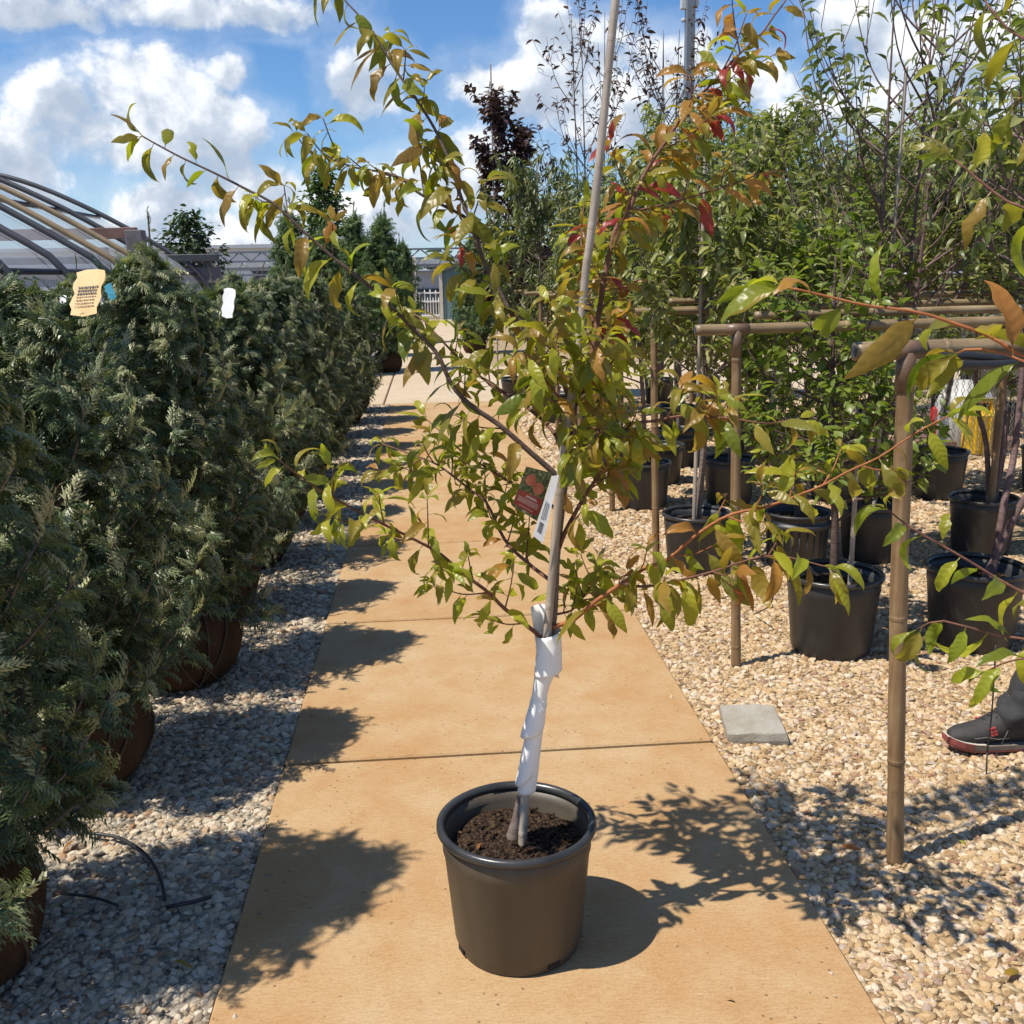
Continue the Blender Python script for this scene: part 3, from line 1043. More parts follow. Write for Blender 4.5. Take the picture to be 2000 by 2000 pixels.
# (pixel points, depth offset at tip, radius at base, radius at tip, bark, leaf colours, leaf start, spacing, size range, number of side twigs, twig length, leaf droop)
BR = [
    ('low left', [(1062, 1262), (1048, 1237), (987, 1190), (954, 1157), (911, 1125), (885, 1103), (853, 1077), (784, 1041), (733, 1016), (650, 972), (594, 936), (543, 896)], -0.22, .0055, .0016, 'bark_red', C_LOW, .18, .022, (.75, 1.1), 7, (.05, .13), .45),
    ('mid left', [(1084, 1140), (1067, 1128), (1030, 1099), (987, 1056), (951, 983), (925, 962), (889, 933), (853, 907), (820, 893), (777, 878), (748, 867)], 0.34, .0050, .0015, 'bark_red', C_LOW, .15, .024, (.75, 1.1), 8, (.05, .12), .5),
    ('long left', [(1102, 945), (1081, 923), (1034, 882), (976, 831), (918, 791), (882, 751), (853, 690), (809, 645), (759, 594), (712, 551), (652, 504), (594, 453), (536, 399), (482, 370), (417, 337), (355, 308), (308, 283), (278, 266)], 0.10, .0070, .0016, 'bark_dark', C_MID, .10, .0225, (.9, 1.4), 5, (.05, .12), .7),
    ('tall left', [(1122, 800), (1095, 735), (1072, 697), (1045, 674), (1001, 616), (976, 569), (951, 525), (936, 485), (918, 431), (900, 384), (882, 326), (867, 290), (846, 246), (809, 188), (788, 159), (762, 120), (737, 76), (704, 33), (679, 7), (655, -25), (635, -60)], 0.30, .0068, .0016, 'bark_dark', C_UP, .08, .0205, (.95, 1.45), 7, (.05, .10), .75),
    ('inner left', [(1098, 885), (1085, 850), (1056, 817), (1012, 784), (961, 751), (911, 715), (853, 654), (824, 623), (784, 601)], 0.38, .0050, .0016, 'bark_red', C_MID, .15, .024, (.8, 1.2), 5, (.05, .12), .5),
    ('leader', [(1108, 900), (1120, 800), (1150, 720), (1165, 640), (1178, 560), (1192, 490), (1204, 442), (1226, 417), (1248, 362), (1273, 315), (1302, 275), (1324, 239), (1351, 203), (1401, 152), (1420, 130), (1456, 94), (1488, 65), (1510, 33), (1535, 0), (1552, -30)], 0.28, .0085, .0016, 'bark_red', C_RED, .22, .024, (.8, 1.3), 19, (.05, .14), .5),
    ('upper right', [(1215, 430), (1226, 417), (1300, 399), (1365, 380), (1445, 355), (1485, 338)], 0.25, .0035, .0014, 'bark_red', C_RED, .1, .026, (.8, 1.2), 2, (.04, .08), .55),
    ('mid right', [(1090, 1075), (1103, 1041), (1132, 987), (1154, 951), (1172, 925), (1208, 862), (1217, 843), (1234, 827), (1272, 823), (1299, 818), (1344, 811), (1399, 815), (1445, 820), (1499, 827), (1558, 818)], -0.12, .0058, .0015, 'bark_red', C_RIGHT, .28, .024, (.85, 1.45), 7, (.04, .10), .7),
    ('low right', [(1072, 1235), (1085, 1222), (1117, 1213), (1157, 1179), (1215, 1139), (1266, 1106), (1299, 1096), (1365, 1041), (1427, 1005), (1492, 991), (1554, 969), (1608, 947), (1662, 918), (1717, 893), (1771, 857), (1807, 835), (1853, 812)], -0.30, .0058, .0014, 'bark_orange', C_RIGHT, .12, .034, (.85, 1.4), 7, (.05, .10), .65),
    ('low right fork', [(1215, 1139), (1250, 1146), (1300, 1139), (1390, 1117), (1474, 1090), (1525, 1086), (1572, 1096), (1618, 1108)], -0.30, .0035, .0013, 'bark_red', C_RIGHT, .1, .026, (.9, 1.45), 2, (.04, .08), .9),
    ('upper left', [(921, 436), (905, 422), (867, 402), (817, 377), (788, 351), (751, 337), (697, 328), (650, 312), (630, 308), (594, 286), (578, 262)], 0.22, .0040, .0014, 'bark_dark', C_UP, .06, .021, (.85, 1.25), 5, (.06, .11), .7),
    ('short red', [(945, 515), (929, 504), (903, 478), (882, 457)], 0.10, .0028, .0013, 'bark_red', C_RED, .3, .02, (.6, .9), 0, (0, 0), .5),
    ('centre left', [(1092, 1010), (1075, 985), (1012, 951), (958, 918), (911, 889), (867, 849), (831, 817)], 0.36, .0042, .0014, 'bark_red', C_LOW, .12, .024, (.75, 1.1), 5, (.05, .11), .5),
    ('upright', [(1160, 640), (1152, 593), (1139, 514), (1135, 460), (1141, 395)], 0.28, .0035, .0014, 'bark_red', C_MID, .1, .024, (.8, 1.15), 3, (.04, .09), .5),
    ('inner right', [(1130, 780), (1150, 770), (1180, 730), (1200, 700), (1225, 680)], 0.36, .0035, .0014, 'bark_red', C_MID, .1, .02, (.8, 1.2), 4, (.05, .1), .6),
    ('centre forward', [(1112, 830), (1100, 790), (1060, 735), (1040, 700), (1010, 690)], -0.22, .0035, .0014, 'bark_red', C_MID, .1, .026, (.8, 1.2), 2, (.05, .1), .6),
    ('centre right', [(1118, 790), (1090, 700), (1070, 640), (1075, 590)], -0.15, .0032, .0014, 'bark_red', C_MID, .1, .026, (.8, 1.2), 2, (.05, .1), .5),
    ('stake right', [(1125, 760), (1150, 740), (1165, 700), (1150, 660)], -0.14, .0028, .0013, 'bark_red', C_MID, .1, .02, (.8, 1.2), 4, (.05, .1), .6),
    ('stake low', [(1098, 905), (1130, 850), (1160, 835), (1185, 850)], -0.16, .0028, .0013, 'bark_red', C_LOW, .1, .02, (.8, 1.25), 4, (.05, .1), .7),
    ('base right', [(1085, 1200), (1120, 1190), (1150, 1150), (1170, 1120)], 0.10, .0030, .0013, 'bark_red', C_LOW, .1, .02, (.8, 1.2), 5, (.05, .1), .6),
    ('centre back', [(1100, 960), (1140, 900), (1170, 840), (1160, 790)], 0.34, .0032, .0014, 'bark_red', C_LOW, .1, .022, (.8, 1.2), 4, (.05, .1), .6),
]
BASE_DEPTH = {'upper right': 0.16, 'upper left': 0.17, 'upright': 0.10, 'inner right': 0.05, 'short red': 0.14, 'low right fork': -0.08}
rnd = random.Random(11)
trunk_px = [(994, 1652), (1018, 1560), (1036, 1450), (1053, 1350), (1069, 1270), (1081, 1200), (1087, 1085), (1098, 985), (1108, 900)]
tp = [P(x, y, PLY + (0.004 if 1260 < y < 1560 else 0.010)) for x, y in trunk_px]
tp[0].z = 0.235
tp = resample(tp, 0.03)
mb = MB()
rr = [0.0125 - 0.005 * i / (len(tp) - 1) + (0.011 * max(0, 1 - i / 3.5)) for i in range(len(tp))]
mb.tube([TO_LOCAL @ p for p in tp], rr, 10)
mb.build('trunk', M['bark_grey'], plum)

main_leaves = []
for bi, (nm, px, dz, r0, r1, bark, cols, lt0, lsp, lsz, ntw, twl, droop) in enumerate(BR):
    n = len(px)
    raw = []
    for i, (x, y) in enumerate(px):
        t = i / (n - 1)
        raw.append(P(x, y, PLY + 0.01 + BASE_DEPTH.get(nm, 0.0) + (dz - BASE_DEPTH.get(nm, 0.0)) * (t ** 1.1)))
    pts = resample(raw, 0.012)
    m = len(pts)
    mb = MB()
    thin = pts[::2] + ([pts[-1]] if (m - 1) % 2 else [])
    mb.tube([TO_LOCAL @ p for p in thin], [r0 + (r1 - r0) * (i / (len(thin) - 1)) ** 0.8 for i in range(len(thin))], 7)
    branch_leaves = leaf_sites(pts, rnd, lt0, lsp * 0.86, lsz[0], lsz[1], cols, droop)
    ntw = int(ntw * 1.5)
    for k in range(ntw):
        t = 0.10 + 0.72 * (k + rnd.uniform(0.1, 0.9)) / ntw
        i = min(m - 2, int(t * m))
        T = (pts[i + 1] - pts[i]).normalized()
        side = T.cross(Vector((rnd.uniform(-1, 1), rnd.uniform(-1, 1), rnd.uniform(-1, 1)))).normalized()
        d = (T * 0.55 + side * 0.8 + UP * 0.25).normalized()
        L = rnd.uniform(*twl)
        tw = resample([pts[i], pts[i] + d * L * 0.5, pts[i] + (d + UP * 0.2).normalized() * L], 0.008)
        mb.tube([TO_LOCAL @ p for p in tw], [0.0020 - 0.0009 * q / (len(tw) - 1) for q in range(len(tw))], 5)
        branch_leaves += leaf_sites(tw, rnd, 0.2, 0.015, lsz[0] * 0.7, lsz[1] * 0.9, cols, droop)
    bo = mb.build('branch', M[bark], plum)
    for q in branch_leaves:
        main_leaves.append((q, bo))

# the 300 leaves that show largest are objects under their branch, the rest one part of kind stuff
def in_view(p):
    q = cam_rot.transposed() @ (p - CAM_POS)
    if q.z > -0.1:
        return False
    return abs(q.x / -q.z) < 0.52 and abs(q.y / -q.z) < 0.52


order = sorted(range(len(main_leaves)), key=lambda i: -(main_leaves[i][0][1] * (1 if in_view(main_leaves[i][0][0].translation) else 0.1)))
big = set(order[:300])
rest = []
for i, ((mw, sz, shp, colr), bo) in enumerate(main_leaves):
    if i in big:
        link('leaf', leaf_mesh(shp, colr), bo, mw=TO_LOCAL @ mw)
    else:
        rest.append((TO_LOCAL @ mw, shp, LEAF_MATS.index(colr)))

me = cloud_mesh('small_leaves', LEAF_BASE, [q[1] for q in rest], [np.array(q[0]) for q in rest], [M[k] for k in LEAF_MATS], [q[2] for q in rest])
tag(link('small_leaves', me, plum), kind='stuff')

# white wrap round trunk and stake: strips wound one over the other, each with an open lower edge
BANDS = [  # pixel rows with centre and width, then how far the right side of top and bottom edge stands above the left
    ([(1545, 1029, 34), (1520, 1031, 37), (1488, 1035, 37)], 4, 4),
    ([(1517, 1027, 42), (1498, 1032, 42), (1470, 1036.5, 39), (1445, 1041, 36), (1425, 1043, 36)], 30, 4),
    ([(1431, 1039, 45), (1418, 1042, 44), (1392, 1047, 38), (1380, 1050, 36.5), (1379, 1050, 35), (1366, 1052, 34), (1365, 1052, 33), (1352, 1055, 32), (1340, 1057.5, 34), (1325, 1062, 38), (1305, 1067, 40)], 14, 4),
    ([(1313, 1071, 55), (1300, 1071, 53), (1270, 1072, 50), (1250, 1073, 48), (1236, 1073, 47)], 15, 13),
]
mb = MB()
nseg = 48
for band, s_bot, s_top in BANDS:
    rows = []
    for (a_, b_) in zip(band, band[1:]):
        steps = max(1, int(abs(a_[0] - b_[0]) / 5))
        rows += [tuple(a_[q] + (b_[q] - a_[q]) * k / steps for q in range(3)) for k in range(steps)]
    rows.append(band[-1])
    vs = []
    for ri, (py, cx, wd) in enumerate(rows):
        f_ = ri / (len(rows) - 1)
        c = P(cx, py, PLY - 0.004)
        px_m = (c - CAM_POS).length / 2000
        r = wd / 2 * px_m
        sl = (s_bot * (1 - f_) + s_top * f_) * 0.5 * px_m
        for k in range(nseg):
            an = 2 * math.pi * k / nseg
            rr_ = r * (1 + 0.012 * math.sin(an * 2 + ri * 0.35) + 0.008 * math.sin(an * 5 - ri * 0.6))
            vs.append(TO_LOCAL @ Vector((c.x + rr_ * math.cos(an), c.y + rr_ * math.sin(an), c.z + sl * math.cos(an))))
    mb.add(vs, [(i * nseg + k, i * nseg + (k + 1) % nseg, (i + 1) * nseg + (k + 1) % nseg, (i + 1) * nseg + k) for i in range(len(rows) - 1) for k in range(nseg)])
# loose end of the wrap standing up behind the stake
flap = []
for i in range(7):
    t = i / 6
    py = 1325 - (1325 - 1186) * t
    for k in range(9):
        s = k / 8
        x = 1049 + (1037 - 1049) * max(0, t * 1.6 - 0.6) + s * (42 - 6 * t)
        q = P(x, py - 6 * math.sin(math.pi * s), PLY + 0.004 + 0.020 * math.sin(math.pi * s))
        flap.append(TO_LOCAL @ q)
mb.add(flap, [(i * 9 + k, i * 9 + k + 1, (i + 1) * 9 + k + 1, (i + 1) * 9 + k) for i in range(6) for k in range(8)])
wr = mb.build('trunk_wrap', M['wrap'], plum)
wr.modifiers.new('thick', 'SOLIDIFY').thickness = 0.0012


# bamboo stake tied to the tree
def bamboo(mb, pts, r0, r1, gap=0.28, n=12, mi=0, seed=0):
    """pole with swollen nodes"""
    rnd = random.Random(seed)
    pts = resample(pts, 0.02)
    rads = []
    nxt = rnd.uniform(0.05, gap)
    out, rad = [], []
    d = 0.0
    L = 0.02 * (len(pts) - 1)
    for i, p in enumerate(pts):
        r = r0 + (r1 - r0) * i / max(1, len(pts) - 1)
        out.append(p)
        rad.append(r * (1 + 0.03 * math.sin(i * 0.37 + seed)))
        d += 0.02
        if d > nxt and i < len(pts) - 2:
            t = (pts[i + 1] - p).normalized()
            for (o_, k) in ((0.004, 1.0), (0.006, 1.09), (0.008, 0.97), (0.010, 1.06), (0.012, 1.0)):
                out.append(p + t * o_)
                rad.append(r * k)
            nxt = d + gap * rnd.uniform(0.8, 1.2)
    return mb.tube(out, rad, n, mi)


stake_px = [(1017, 1668), (1025, 1560), (1037, 1450), (1052, 1350), (1066, 1270), (1071, 1210), (1078, 1130), (1098, 905), (1118, 765), (1134, 640), (1144, 530), (1152, 475), (1171, 311), (1193, 87), (1203, -5), (1209, -60)]
sp = [P(x, y, PLY + (-0.006 if 1180 < y < 1560 else -0.012)) for x, y in stake_px]
sp[0].z = 0.20
mb = MB()
bamboo(mb, sp, 0.0105, 0.0082, 0.30, 14, seed=4)
mb.build('bamboo_stake', M['bamboo_grey'])
st = bpy.data.objects['bamboo_stake']
tag(st, 'grey bamboo stake rising through the potted fruit tree on the path, tied to its trunk', 'stake')
for k, (x, y) in enumerate(((1140, 603), (1141, 594), (1124, 723), (1096, 932))):
    c = P(x, y, PLY - 0.004)
    mb = MB()
    mb.lathe([(0.0145 + 0.0025 * math.cos(a), 0.0025 * math.sin(a)) for a in [i * math.pi / 3 for i in range(6)]], 20, close=True)
    o = mb.build('tie', M['black_tube'], st)
    o.location = c
    o.rotation_euler = (R(90 if False else 8), R(12), 0)

# printed plant tag and white price label hanging on the tree
def card(px4, Y, thick, m, name, parent=None):
    c = [P(x, y, Y + dy) for (x, y, dy) in px4]
    n = (c[1] - c[0]).cross(c[3] - c[0]).normalized()
    if n.y > 0:
        n = -n
    mb = MB()
    mb.add(c + [p - n * thick for p in c], [(0, 1, 2, 3), (7, 6, 5, 4), (0, 4, 5, 1), (1, 5, 6, 2), (2, 6, 7, 3), (3, 7, 4, 0)], 0, False)
    return mb.build(name, m, parent), c, n


def on_card(c, n, u, v, off):
    a = c[0].lerp(c[1], u)
    b = c[3].lerp(c[2], u)
    return a.lerp(b, v) + n * off


def card_poly(c, n, uv, off):
    return [on_card(c, n, u, v, off) for u, v in uv]


TY = PLY - 0.05
m_photo = material('printed_leaves', lambda t: principled(t, t.ramp(t.noise(objco(t), 90, 4, 0.6, 1.5), [(0.35, (0.018, 0.03, 0.014)), (0.5, (0.06, 0.085, 0.03)), (0.62, (0.20, 0.22, 0.09)), (0.72, (0.42, 0.42, 0.30))]), 0.35))
m_peach = material('printed_peach', lambda t: principled(t, t.ramp(t.noise(objco(t), 40, 3), [(0.35, (0.30, 0.05, 0.035)), (0.65, (0.50, 0.17, 0.09))]), 0.35))
tg, tc, tn = card([(1028, 911, 0), (1079, 924, 0.01), (1049, 1018, 0.01), (1000, 988, 0)], TY, 0.0008, m_photo, 'plant_tag')
tag(tg, 'printed plant tag with two peaches above a red panel, hanging on the potted fruit tree', 'plant tag')
mb = MB()
mb.add(card_poly(tc, tn, [(0.03, 0.56), (0.97, 0.56), (0.97, 0.84), (0.90, 0.91), (0.78, 0.94), (0.03, 0.94)], 0.0003), [(0, 1, 2, 3, 4, 5)], 0, False)
mb.build('red_panel', plain('printed_red', (0.26, 0.035, 0.025), 0.35, 0.08), tg)
for (u, v, r) in ((0.32, 0.27, 0.20), (0.68, 0.39, 0.20)):
    mb = MB()
    mb.add(card_poly(tc, tn, [(u + r * math.cos(a * math.pi / 10), v + r * 0.66 * math.sin(a * math.pi / 10)) for a in range(20)], 0.0004 + u * 0.0001), [tuple(range(20))], 0, False)
    mb.build('peach_print', m_peach, tg)
mb = MB()
rn = random.Random(3)
for (u0, u1, v) in ((0.36, 0.72, 0.625), (0.34, 0.74, 0.65)):
    x = u0
    while x < u1:
        wl = rn.uniform(0.03, 0.07)
        mb.add(card_poly(tc, tn, [(x, v - 0.009), (x + wl, v - 0.009), (x + wl, v + 0.009), (x, v + 0.009)], 0.0005), [(0, 1, 2, 3)], 0, False)
        x += wl + 0.012
for v in (0.70, 0.725, 0.75, 0.775, 0.80, 0.88):
    x = 0.1 if v < 0.85 else 0.2
    while x < 0.86 - 0.1 * (v > .85):
        wl = rn.uniform(0.02, 0.05)
        mb.add(card_poly(tc, tn, [(x, v - 0.005), (x + wl, v - 0.005), (x + wl, v + 0.005), (x, v + 0.005)], 0.0005), [(0, 1, 2, 3)], 0, False)
        x += wl + 0.012
mb.build('small_print', plain('printed_white', (0.62, 0.5, 0.45), 0.4, 0.05), tg)

lb, lc, ln = card([(1078, 930, 0), (1092, 928, 0), (1060, 1062, -0.008), (1041, 1046, -0.008)], PLY - 0.07, 0.0006, M['white_paint'], 'price_label')
tag(lb, 'narrow white price label with a black barcode hanging beside the plant tag', 'label')
mb = MB()
v = 0.74
while v < 0.90:
    th = rn.choice((0.004, 0.008, 0.012))
    mb.add(card_poly(lc, ln, [(0.22, v), (0.66, v), (0.66, v + th), (0.22, v + th)], 0.0004), [(0, 1, 2, 3)], 0, False)
    v += th + rn.choice((0.004, 0.007))
mb.build('barcode', M['black_tube'], lb)
mb = MB()
for u in (0.22, 0.42, 0.62):
    v = 0.40 + 0.05 * u
    while v < 0.68:
        L = rn.uniform(0.008, 0.02)
        mb.add(card_poly(lc, ln, [(u, v), (u + 0.10, v), (u + 0.10, v + L), (u, v + L)], 0.0004), [(0, 1, 2, 3)], 0, False)
        v += L + 0.007
mb.build('small_print', M['black_tube'], lb)

# fallen leaves lying on the potting soil
for (px, py, col, s, rz, lab) in ((943, 1645, 'leaf_orange', 0.45, 2.4, 'small orange dead leaf lying on the potting soil'),
                                  (985, 1610, 'leaf_lime', 0.75, 1.6, 'curled yellowish leaf lying on the potting soil'),
                                  (1112, 1633, 'leaf_bronze', 0.4, 0.6, 'tiny brown leaf on the soil beside the pot rim')):
    p = G(px, py, 0.288)
    o = link('fallen_leaf', leaf_mesh(2, col), None, mw=Matrix.Translation(p) @ Matrix.Rotation(rz, 4, 'Z') @ Matrix.Rotation(0.25, 4, 'Y') @ Matrix.Scale(s, 4))
    tag(o, lab, 'leaf')

# ------------------------------------------------------------------ the tree at the right edge, nearer the camera
NX, NY = 1.42, 1.22
near = empty('potted_tree', (NX, NY, 0.0), label='tree whose large bronze-leaved branches reach in from beyond the right edge', cat='tree')
NL = Matrix.Translation((-NX, -NY, 0))
add_pot(near)
mb = MB()
tpn = resample([Vector((NX, NY, 0.23)), Vector((NX + .01, NY, 0.8)), Vector((NX, NY + .02, 1.4)), Vector((NX + 0.02, NY, 2.2))], 0.05)
mb.tube([NL @ p for p in tpn], [0.016 - 0.010 * i / len(tpn) for i in range(len(tpn))], 9)
mb.build('trunk', M['bark_dark'], near)
C_NEAR = (20, 26, 34, 14, 6, 0)
NB = [
    ([(2160, 470), (2060, 425), (2000, 406), (1963, 391), (1916, 355), (1865, 312)], 1.42, (1.0, 1.3), (34, 24, 38, 4, 0, 0)),
    ([(2240, 800), (2100, 730), (2000, 696), (1970, 678), (1916, 649), (1869, 634), (1818, 616), (1764, 605), (1699, 598), (1633, 583), (1575, 569), (1530, 560)], 1.36, (1.2, 1.65), C_NEAR),
    ([(2240, 820), (2130, 760), (2020, 715), (1960, 690), (1900, 680), (1870, 690)], 1.30, (1.2, 1.7), (6, 20, 24, 30, 20, 0)),
    ([(2120, 130), (2050, 100), (2000, 76), (1970, 58), (1938, 22), (1923, 0), (1915, -30)], 1.48, (0.9, 1.15), (34, 12, 50, 4, 0, 0)),
    ([(2120, 1260), (2050, 1190), (2000, 1157), (1963, 1139), (1898, 1099), (1836, 1063), (1778, 1030), (1729, 992)], 1.62, (0.9, 1.2), (40, 40, 16, 4, 0, 0)),
    ([(2150, 1300), (2060, 1262), (2000, 1248), (1952, 1241), (1880, 1222), (1829, 1212), (1790, 1230)], 1.58, (0.9, 1.25), (40, 44, 12, 4, 0, 0)),
    ([(2150, 1310), (2080, 1290), (2010, 1285), (1960, 1295), (1930, 1310)], 1.52, (1.0, 1.4), (30, 50, 20, 0, 0, 0)),
    ([(2140, 250), (2080, 200), (2020, 180), (1985, 200), (1965, 235)], 1.5, (0.9, 1.15), (34, 20, 42, 4, 0, 0)),
]
near_rest = []
for k, (px, Y, sz, cols) in enumerate(NB):
    raw = [P(x, y, Y - 0.1 * (1 - i / (len(px) - 1))) for i, (x, y) in enumerate(px)]
    root_z = raw[0].z - 0.25
    raw = [Vector((NX, NY, root_z))] + raw
    pts = resample(raw, 0.012)
    mb = MB()
    thin = pts[::2] + [pts[-1]]
    mb.tube([NL @ p for p in thin], [0.0055 - 0.0042 * (i / (len(thin) - 1)) for i in range(len(thin))], 7)
    bo = mb.build('branch', M['bark_orange'] if k in (1, 2) else M['bark_red'], near)
    for (mw, s_, shp, colr) in leaf_sites(pts, rnd, 0.25, 0.026 if k not in (1, 2) else (0.040 if k == 1 else 0.065), sz[0], sz[1], cols, 0.6 if k not in (1, 2) else 0.22):
        link('leaf', leaf_mesh(shp, colr), bo, mw=NL @ mw)

# ------------------------------------------------------------------ balled arborvitae left of the path
def frond_shape(L, curl, seed, pairs=6):
    """flat feathery spray, unit in metres, bending down at its tip"""
    rnd = random.Random(seed)
    V, F = [], []

    def strip(p0, d0, length, w, bend, nseg):
        p = Vector(p0)
        d = Vector(d0).normalized()
        base = len(V)
        for i in range(nseg + 1):
            t = i / nseg
            side = d.cross(Vector((0, 0, 1)))
            if side.length < 1e-3:
                side = Vector((1, 0, 0))
            side.normalize()
            ww = w * (1 - 0.75 * t)
            V.append(tuple(p - side * ww))
            V.append(tuple(p + side * ww))
            if i < nseg:
                d = (d - Vector((0, 0, bend / nseg))).normalized()
                p = p + d * (length / nseg)
        for i in range(nseg):
            F.append((base + 2 * i, base + 2 * i + 1, base + 2 * i + 3, base + 2 * i + 2))

    p = Vector((0, 0, 0))
    d = Vector((0, 1, 0.15)).normalized()
    strip(p, d, L, 0.0026, curl, 4)
    n = 2 * pairs
    for k in range(n):
        t = (k + rnd.uniform(0.3, 1.0)) / (n + 1.0)
        sd = 1 if k % 2 else -1
        ang = curl * t * 0.75
        pos = Vector((0, L * t * (1 - 0.12 * curl * t), 0.15 * L * t - 0.42 * curl * t * t * L))
        fl = Vector((0, math.cos(ang), -math.sin(ang)))
        ln = L * (0.44 - 0.30 * t) * rnd.uniform(0.65, 1.25)
        dd = (fl * rnd.uniform(0.55, 0.9) + Vector((sd * rnd.uniform(0.55, 0.85), 0, rnd.uniform(-0.12, 0.18)))).normalized()
        strip(pos, dd, ln, 0.0036, curl * rnd.uniform(0.4, 0.9) + 0.2, 2)
        if ln > 0.020:
            strip(pos + dd * ln * 0.38, (dd * 0.5 + fl * 0.9).normalized(), ln * 0.5, 0.0030, 0.7, 1)
            if ln > 0.03:
                strip(pos + dd * ln * 0.30, (dd * 0.9 - fl * 0.45 + Vector((sd * .3, 0, 0))).normalized(), ln * 0.36, 0.0028, 0.6, 1)
    return np.array(V, float), np.array(F, int)


FRONDS = [frond_shape(0.115, 1.0, 1, 7), frond_shape(0.10, 1.6, 2, 6), frond_shape(0.125, 0.8, 3, 7), frond_shape(0.09, 1.9, 4, 5), frond_shape(0.11, 1.3, 5, 6), frond_shape(0.13, 1.7, 6, 7)]


def conifer_crown(seed, H, Rmax, z0, nlimb, per, scale, mat, base_low=0.33, spike=1.0, shapes=None, leaders=7):
    """crown of drooping sprays set along many rising limbs; also returns the limbs"""
    rnd = random.Random(seed)
    mats, which, tint = [], [], []
    limbs = MB()
    limbs.tube([(0, 0, max(0, z0 - 0.1)), (0.01, 0, z0 + (H - z0) * 0.5), (0, 0.01, H * 0.985)], [0.03, 0.018, 0.004], 7)
    for k in range(nlimb):
        t = (k + rnd.random()) / nlimb
        t = t ** 0.92
        zt = z0 + (H - z0) * t                       # height of the limb's tip
        prof = (1 - t) ** 0.72 * min(1.0, 0.62 + t / base_low * 0.38)
        rad = Rmax * prof * rnd.uniform(0.50, 1.28) + 0.03
        a = k * 2.399963 + rnd.uniform(-0.5, 0.5)
        out = Vector((math.cos(a), math.sin(a), 0))
        zs = max(z0 * 0.9, zt - rad * rnd.uniform(0.6, 1.15))
        tip = out * rad + UP * (zt + rnd.uniform(0, 0.10) * spike)
        start = UP * zs
        mid = start.lerp(tip, 0.5) + out * rad * 0.16
        pts = resample([start, mid, tip], max(0.02, (tip - start).length / 14))
        limbs.tube(pts[::3] + [pts[-1]], [0.006, 0.002] if len(pts[::3]) + 1 == 2 else [0.006 - 0.0045 * i / len(pts[::3]) for i in range(len(pts[::3]) + 1)], 4, cap=False)
        shade = rnd.uniform(-0.12, 0.12)
        for q in range(per):
            u = rnd.uniform(0.15, 1.0) ** 0.65
            i = min(len(pts) - 2, int(u * (len(pts) - 1)))
            p = pts[i]
            T = (pts[i + 1] - pts[i]).normalized()
            side = T.cross(Vector((rnd.gauss(0, 1), rnd.gauss(0, 1), rnd.gauss(0, 1)))).normalized()
            d = (T * 0.5 + side * 0.9 + out * 0.5 + UP * rnd.uniform(-0.35, 0.30)).normalized()
            nrm = (UP * 0.55 + out * 0.6 + Vector((rnd.gauss(0, .45), rnd.gauss(0, .45), rnd.gauss(0, .3))))
            mats.append(np.array(frame(d, nrm, scale * rnd.uniform(0.65, 1.15), p)))
            which.append(rnd.randrange(len(shapes or FRONDS)))
            tint.append(min(1, max(0, 0.36 + shade + rnd.gauss(0, 0.15) + (0.38 if u > 0.88 and rnd.random() < 0.5 else 0))))
        if t > 0.86:
            rad *= 0.6
        # spray at the very tip
        for q in range(1):
            mats.append(np.array(frame(((tip - mid).normalized() + Vector((rnd.gauss(0, .3), rnd.gauss(0, .3), 0))).normalized(), out + UP * .3, scale * rnd.uniform(.8, 1.2), tip - (tip - mid).normalized() * 0.03)))
            which.append(rnd.randrange(len(shapes or FRONDS)))
            tint.append(min(1, 0.6 + rnd.random() * 0.4))
    # sparse leading shoots that stand above the crown
    for k in range(leaders):
        a = rnd.uniform(0, 6.283)
        o_ = Vector((math.cos(a), math.sin(a), 0)) * rnd.uniform(0.02, 0.22) * (1 if k else 0.2)
        hi = H * (1.14 if k == 0 else rnd.uniform(0.90, 1.10)) - o_.length * 0.8
        pts = resample([o_ * 0.5 + UP * H * 0.62, o_ + UP * (H * 0.62 + (hi - H * 0.62) * 0.5), o_ * 1.15 + Vector((rnd.gauss(0, .03), rnd.gauss(0, .03), hi))], 0.02)
        limbs.tube(pts[::3] + [pts[-1]], 0.0035, 4, cap=False)
        for q, p in enumerate(pts):
            if rnd.random() < 0.25:
                continue
            T = (pts[min(q + 1, len(pts) - 1)] - pts[max(q - 1, 0)]).normalized()
            s_ = T.cross(Vector((rnd.gauss(0, 1), rnd.gauss(0, 1), rnd.gauss(0, 1)))).normalized()
            f_ = q / len(pts)
            mats.append(np.array(frame((T * 1.0 + s_ * 0.6).normalized(), UP * 0.6 + s_ * 0.6, scale * (0.95 - 0.5 * f_) * rnd.uniform(0.6, 1.1), p)))
            which.append(rnd.randrange(len(shapes or FRONDS)))
            tint.append(min(1, max(0, rnd.gauss(0.5, 0.2))))
    me = cloud_mesh('crown', shapes or FRONDS, which, mats, [mat], tint=tint)
    return me, limbs.mesh('trunk', M['bark_grey'])


